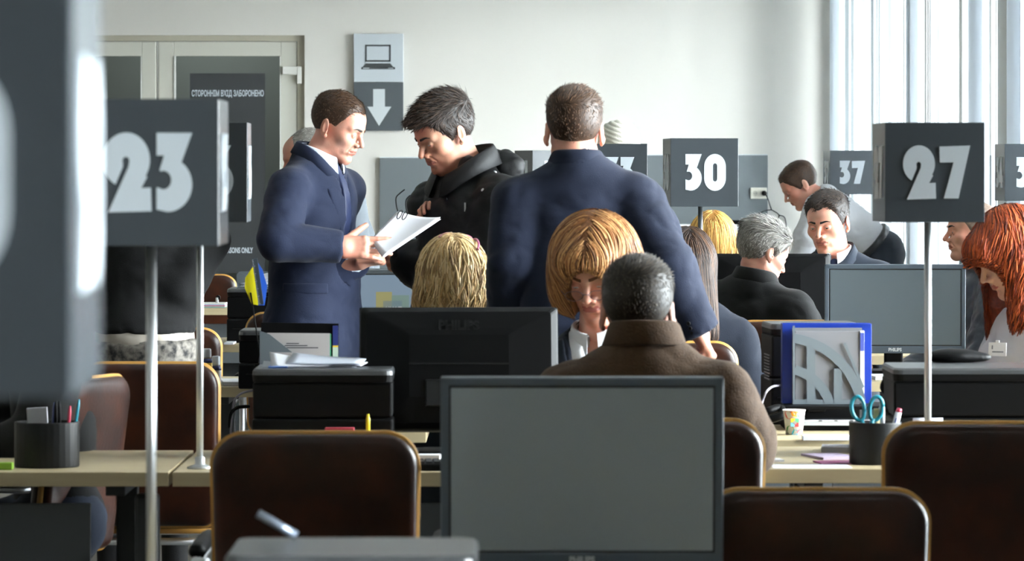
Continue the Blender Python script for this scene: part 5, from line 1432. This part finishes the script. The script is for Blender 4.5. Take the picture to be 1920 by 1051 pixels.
def arcpts(cx, cy, r, a0, a1, n=16): return [FP(cx+r*math.cos(math.radians(a0+(a1-a0)*k/n)), cy-r*math.sin(math.radians(a0+(a1-a0)*k/n))) for k in range(n+1)]
for kk, poly in enumerate(([FP(1485,610),FP(1489,610),FP(1489,757),FP(1485,757)], bar(arcpts(1466,782,150,82,12),.028), bar(arcpts(1466,782,92,76,18),.028),
    [FP(1511,645),FP(1527,645),FP(1527,757),FP(1511,757)], [FP(1562,690),FP(1577,690),FP(1577,757),FP(1562,757)], [FP(1485,748),FP(1610,748),FP(1610,757),FP(1485,757)], [FP(1580,643),FP(1584,641),FP(1619,724),FP(1615,728)])):
    fr_.prism([(x, max(z,0)) for x, z in poly], -.012+kk*.0003, -.0085+kk*.0003)
fr_.build('lattice_front', fl_)
# left magazine file, binder, papers on the second printer row
s = 640; o = Vector(((488-CX)/s, F/s, 0)); zb = CH-(690-HY)/s
lf = empty('magazine_file', (o.x, o.y, zb), 0, 'grey magazine file holding a printed sheet, left of the lit monitor', 'magazine file')
def LP(px, py): return ((px-488)/s, (690-py)/s)
MB().m(M_black).prism([LP(488,605),LP(634,607),LP(634,690),LP(488,690)], .030, .036).build('binder_cover', lf)
MB().m(mat('label_navy',(34,44,104),.5)).prism([LP(623,611),LP(633,611),LP(633,648),LP(623,648)],.026,.030).m(mat('label_yellow',(216,180,50),.5)).prism([LP(623,648),LP(633,648),LP(633,651),LP(623,651)],.026,.030).m(mat('label_pale',(190,205,190),.5)).prism([LP(623,651),LP(633,651),LP(633,690),LP(623,690)],.026,.030).build('spine_label', lf)
MB().m(mat('letter_paper',(176,170,168),.7)).prism([LP(500,624),LP(618,625),LP(618,690),LP(500,690)],.018,.021).m(mat('letter_ink',(70,70,74),.7)).prism([LP(536,643),LP(560,643),LP(560,645),LP(536,645)],.0172,.018).prism([LP(533,647),LP(576,647),LP(576,649),LP(533,649)],.0172,.018).prism([LP(530,651),LP(596,651),LP(596,653),LP(530,653)],.0172,.018).build('printed_sheet', lf)
MB().m(mat('folder_green',(40,130,90),.5)).prism([LP(617,626),LP(620,626),LP(620,690),LP(617,690)],.019,.024).build('folder_edge', lf)
MB().m(M_file).prism([LP(487,620),LP(505,626),LP(548,660),LP(510,660),LP(510,690),LP(487,690)],.0,.004).build('lattice_front', lf)
lb_ = printer  # (printer builder reused below for the support)
printer('black printer carrying the grey magazine file, behind the papers', (476-CX)/640, (640-CX)/640+.05, F/640-.03, F/640+.24, .75, zb-.0)
desk(-.76,-.25,F/640-.08,.5,'narrow beige desk under the printer with the magazine file',panel=False)
# papers piled on the first printer
s = 706; zp = CH-(686-HY)/s; i = 0
zt1_ = pz(692,715)
rr = random.Random(5)
for (cx, w_, hh, ang, lbl, m) in ((560,.15,.030,.10,'crumpled white envelope on the papers above the first printer',M_paper),(612,.20,.022,-.09,'white sheet lying on top of the paper pile on the printer',mat('sheet_cool',(206,212,226),.6)),(580,.25,.010,.03,'bottom sheets of the white pile on the printer',mat('sheet_grey',(186,190,198),.6)),(640,.13,.016,-.16,'folded white sheet at the right end of the paper pile',M_paper)):
    i += 1; c = Vector(((cx-CX)/s, F/s+.01*i, zt1_+.001+.0055*(i % 3)))
    q = [Vector((-w_/2,-.07,0)),Vector((-w_/2,.07,hh)),Vector((w_/2,.07,hh*.4)),Vector((w_/2,-.07,0))]
    ob = sheet('paper', q, m, None, bend=.004, th=.003, n=8, M=Matrix.Translation(c) @ Matrix.Rotation(ang,4,'Z')); tag(ob, lbl, 'paper', 'papers piled on the printer')
bp_ = MB().m(mat('leaflet_blue',(70,110,180),.5)).box((0,0,.003),(.05,.08,.004),.0005).build('leaflet', None, Matrix.Translation(((524-CX)/s, F/s-.04, zt1_))); tag(bp_,'blue leaflet sticking out of the paper pile on the printer','leaflet')
# Ukrainian flag and long ruler in a holder
s = 632; fo = P3(490,592,s); fo.z = CH-(690-HY)/640+.0005
fg = empty('desk_flag', fo, 0, 'small yellow and blue desk flag on a thin stick', 'flag')
MB().m(M_black).tube([Vector((0,0,.006)), P3(470,548,s)-fo],.0022,8).lathe([(.022,0),(.02,.006),(.004,.010)],(0,0,0),20).build('stick', fg)
def flagpoly(name, pts, m, y=0):
    b = MB().m(m); b.prism([((P3(px,py,s)-fo).x,(P3(px,py,s)-fo).z) for px, py in pts], y, y+.003); return b.build(name, fg)
flagpoly('yellow_half', [(474,500),(481,518),(484,572),(472,570),(459,540),(460,520)], mat('flag_yellow',(236,222,10),.6))
flagpoly('blue_half', [(474,498),(482,490),(492,505),(501,536),(496,572),(484,572),(481,518)], mat('flag_blue',(20,80,180),.6), .0)
ru = MB().m(mat('ruler_smoke',(44,52,60),.3)).box((0,0,0),(.016,.002,.138),.0004).m(M_wp)
for k in range(30): ru.box((-.006,-.0013,-.066+k*.0045),(.004 if k % 5 else .008,.0006,.0008))
r_ = ru.build('ruler', None, Matrix.Translation(P3(484,527,s,-.012)) @ Matrix.Rotation(-.14,4,'Y')); tag(r_,'dark transparent ruler standing across the yellow and blue flag','ruler')
# tray with papers on the far left printer
s = 426; tz = pz(541,426)
ft = empty('letter_tray', ((475-CX)/s, F/s+.14, tz), 0, 'grey letter tray with loose papers on the printer behind the flag', 'tray')
MB().m(M_file).box((0,0,.004),(.15,.22,.006),.001).box((-.073,0,.03),(.004,.22,.06),.001).box((.0,.11,.035),(.15,.004,.07),.001).prism([(-.075,.06),(-.065,.075),(-.02,.05),(-.02,.03),(-.075,.02)],-.112,-.108).build('tray_body', ft)
for k in range(3): sheet('paper', [Vector((-.06,-.09,.01+.012*k)),Vector((-.06,.09,.02+.016*k)),Vector((.07,.09,.05+.01*k)),Vector((.07,-.09,.02+.012*k))], M_paper, ft, bend=.006)
# far desk : coloured papers and tape
s = 338
cp = empty('paper_stack', on(398,s,.75), 0, 'stack of coloured papers on the farthest desk', 'papers')
for k, c in enumerate(((120,170,160),(176,90,110),(150,160,190),(205,205,200))): mbx('sheet', (0,.1,.004+k*.006), (.14,.2,.005), mat('sheet_%d' % k, c, .6), cp, .0005)
td = empty('tape_dispenser', on(409,s-1,.75), 0, 'grey tape dispenser beside the coloured papers', 'tape dispenser')
MB().m(mat('tape_grey',(150,150,146),.4)).box((0,0,.003),(.042,.03,.006),.001).box((-.006,0,.03),(.016,.024,.05),.004).build('dispenser_body', td); MB().m(M_black).lathe([(.013,-.01),(.013,.01)],(.0,0,.055),16,Matrix.Rotation(math.pi/2,3,'X')).build('roll', td)
# glue bottles behind the chair of the second row
for px, s, h, w, lb in ((388,533,.125,.024,'taller glue bottle with white cap and yellow band'),(405,531,.11,.024,'smaller glue bottle with white cap right of the taller one')):
    g = empty('glue_bottle', on(px, s, .75), 0, lb, 'bottle', 'glue bottles'); z1 = CH-((653 if px == 388 else 667)-HY)/s-.75
    MB().m(M_paper).lathe([(w*.62,z1-.032),(w*.64,z1-.029),(w*.62,z1-.003),(w*.5,z1)],(0,0,0),20).build('cap', g)
    MB().m(mat('glue_label',(210,170,40),.5) if px == 388 else mat('glue_label_white',(200,200,205),.5)).lathe([(w*.8,0),(w*.8,z1-.05),(w*.6,z1-.033)],(0,0,0),20).build('bottle_body', g)
    MB().m(mat('glue_navy',(34,40,90),.5)).lathe([(w*.81,z1-.05),(w*.81,z1-.042),(w*.64,z1-.034)],(0,0,0),20).build('label_band', g)
# white tent card, loose papers on the right desk
s = 725; o = on(1739,s)
tc = empty('tent_card', o, .12, 'folded white tent card at the foot of the sign pole reading 27', 'card')
for sg_ in (-1,1): sheet('card_face', [Vector((-.045,sg_*.035,0)),Vector((-.038,0,.115)),Vector((.040,0,.115)),Vector((.052,sg_*.035,0))], mat('card_white',(214,218,230),.5), tc, th=.0012, n=3)
def flat_paper(px, s, w, d, m, lb, rz=0, z=.7505, th=.002, cat='paper'):
    ob = MB().m(m).box((0,0,th/2),(w,d,th)).build('paper', None, Matrix.Translation(on(px,s,z)) @ Matrix.Rotation(rz,4,'Z')); tag(ob, lb, cat); return ob
flat_paper(1556,712,.10,.16,mat('leaflet_mauve',(186,170,196),.6),'mauve leaflet on the desk left of the black pen pot',.3,th=.006)
flat_paper(1568,726,.10,.10,mat('leaflet_plum',(140,60,110),.6),'plum coloured leaflet under the mauve one',.15,th=.003,z=.7502)
flat_paper(1572,696,.09,.12,mat('leaflet_print',(170,172,180),.6),'printed grey leaflet behind the mauve one',-.1,th=.014,z=.7503)
flat_paper(1520,735,.20,.13,M_paper,'white sheet lying flat on the right hand desk',.02,th=.0008)
flat_paper(1456,722,.028,.05,M_paper,'small white paper scrap near the brown jacket elbow',.2,th=.006)
flat_paper(1548,668,.13,.05,M_paper,'white booklet lying right of the paper cup',.02,th=.012)
flat_paper(1400,513,.045,.12,M_paper,'crumpled paper on the desk left of the tall printer',.2,th=.02)
flat_paper(1652,515,.08,.2,M_paper,'white papers on the desk right of the blue binder',.1,th=.012)
flat_paper(432,528,.06,.25,M_paper,'white papers at the left end of the second row desk',.1,th=.012)
flat_paper(432,428,.04,.2,M_paper,'white papers on the desk below the far printer',.0,th=.008)
flat_paper(790,712,.11,.12,M_paper,'white sheet on the desk right of the big brown chair',-.1,th=.010)
# keyboard by the big black monitor
kb = empty('keyboard', on(812,742,.75), .05, 'black keyboard behind the big blurred monitor', 'keyboard')
mbx('keyboard_body', (.1,.02,.009), (.42,.14,.018), M_black, kb, .004)
k_ = MB().m(mat('key_black',(30,30,32),.5))
for r0 in range(5):
    for c0 in range(20): k_.box((-.09+c0*.0198,-.03+r0*.024,.020),(.016,.018,.006))
ko = k_.build('keys', kb); ko['kind'] = 'stuff'
# red box and yellow marker on the printer front
rb = MB().m(mat('red_card',(170,30,56),.5)).box((0,0,.025),(.075,.02,.05),.002).build('card_box', None, Matrix.Translation(on(637,752,.75+.02)));
rb.location = on(637,735,.75)+Vector((0,0,.0)); rb.scale = (1,1,2.0); tag(rb,'small red box just above the top of the big brown chair','box')
mk = MB().m(mat('marker_yellow',(226,206,30),.4)).lathe([(.005,.06),(.0055,.115),(.003,.128)],(0,0,0),12).m(M_bp).lathe([(.0055,0),(.0055,.06)],(0,0,0),12).build('highlighter', None, Matrix.Translation(on(690,728,.75))); tag(mk,'yellow highlighter upright beside the first printer','marker')
# pen on the nearest printer
pn = MB().m(mat('pen_steel',(150,160,176),.3,metal=.6)).tube([(0,0,0),(-.055,0,.032)],.006,12).build('pen', None, Matrix.Translation(Vector((-.303,F/1388+.22,pz(1042,1388)+.0065)))); tag(pn,'blurred grey pen lying at an angle behind the nearest printer lid','pen')
# black bag or handset on the wide printer
bg = SDF().u(Ell((-.02,0,.014),(.070,.05,.022))).u(Ell((.045,.01,.012),(.045,.04,.014)),.02).i(lambda p: -p[:,2])
V_, Q_ = surf(bg,(-.12,-.08,-.01),(.14,.08,.07),.006)
o_ = link('cloth_case', np_mesh('cloth_case', V_, Q_, [M_black])); o_.location = ((1798-CX)/690, F/690, pz(690,712)+.0015); tag(o_,'soft black case lying on the wide printer','case')
# cables
def cable(label, pts, r, m=M_black, cat='cable'):
    a = Vector(pts[0]); ob = MB().m(m).tube([p-a for p in smooth_path(pts,6)], r, 8).build('cable', None, Matrix.Translation(a)); tag(ob, label, cat); return ob
M_cab = mat('cable_grey',(140,136,146),.4)
cable('pale cable looping down beside the tall printer with side vents', [P3(1467,722,636),P3(1448,723,640,-.03),P3(1435,732,642,-.05),P3(1428,750,642,-.04),P3(1424,772,645,-.02)], .0035, M_cab)
cable('grey cable curving out left of the second printer', [P3(478,729,560,-.06),P3(455,735,560,-.08),P3(441,752,560,-.06),P3(436,790,560,-.03),P3(433,812,560)], .004, M_cab)
cable('black cable hanging under the second row desk', [P3(470,760,560,-.04),P3(447,762,560,-.05),P3(434,775,560,-.05),P3(430,800,560)], .006)
cable('black cable coil on the desk left of the paper cup', [P3(1425,775,648,-.03),P3(1440,768,648,-.04),P3(1462,764,648,-.02),P3(1464,776,648,-.05),P3(1436,785,648,-.05)], .012)
cable('black cable bundle at the left side of the wide printer', [P3(1668,700,690,-.02),P3(1655,725,690,-.03),P3(1668,742,690,-.05),P3(1655,765,695,-.05),P3(1672,775,700,-.02)], .011)
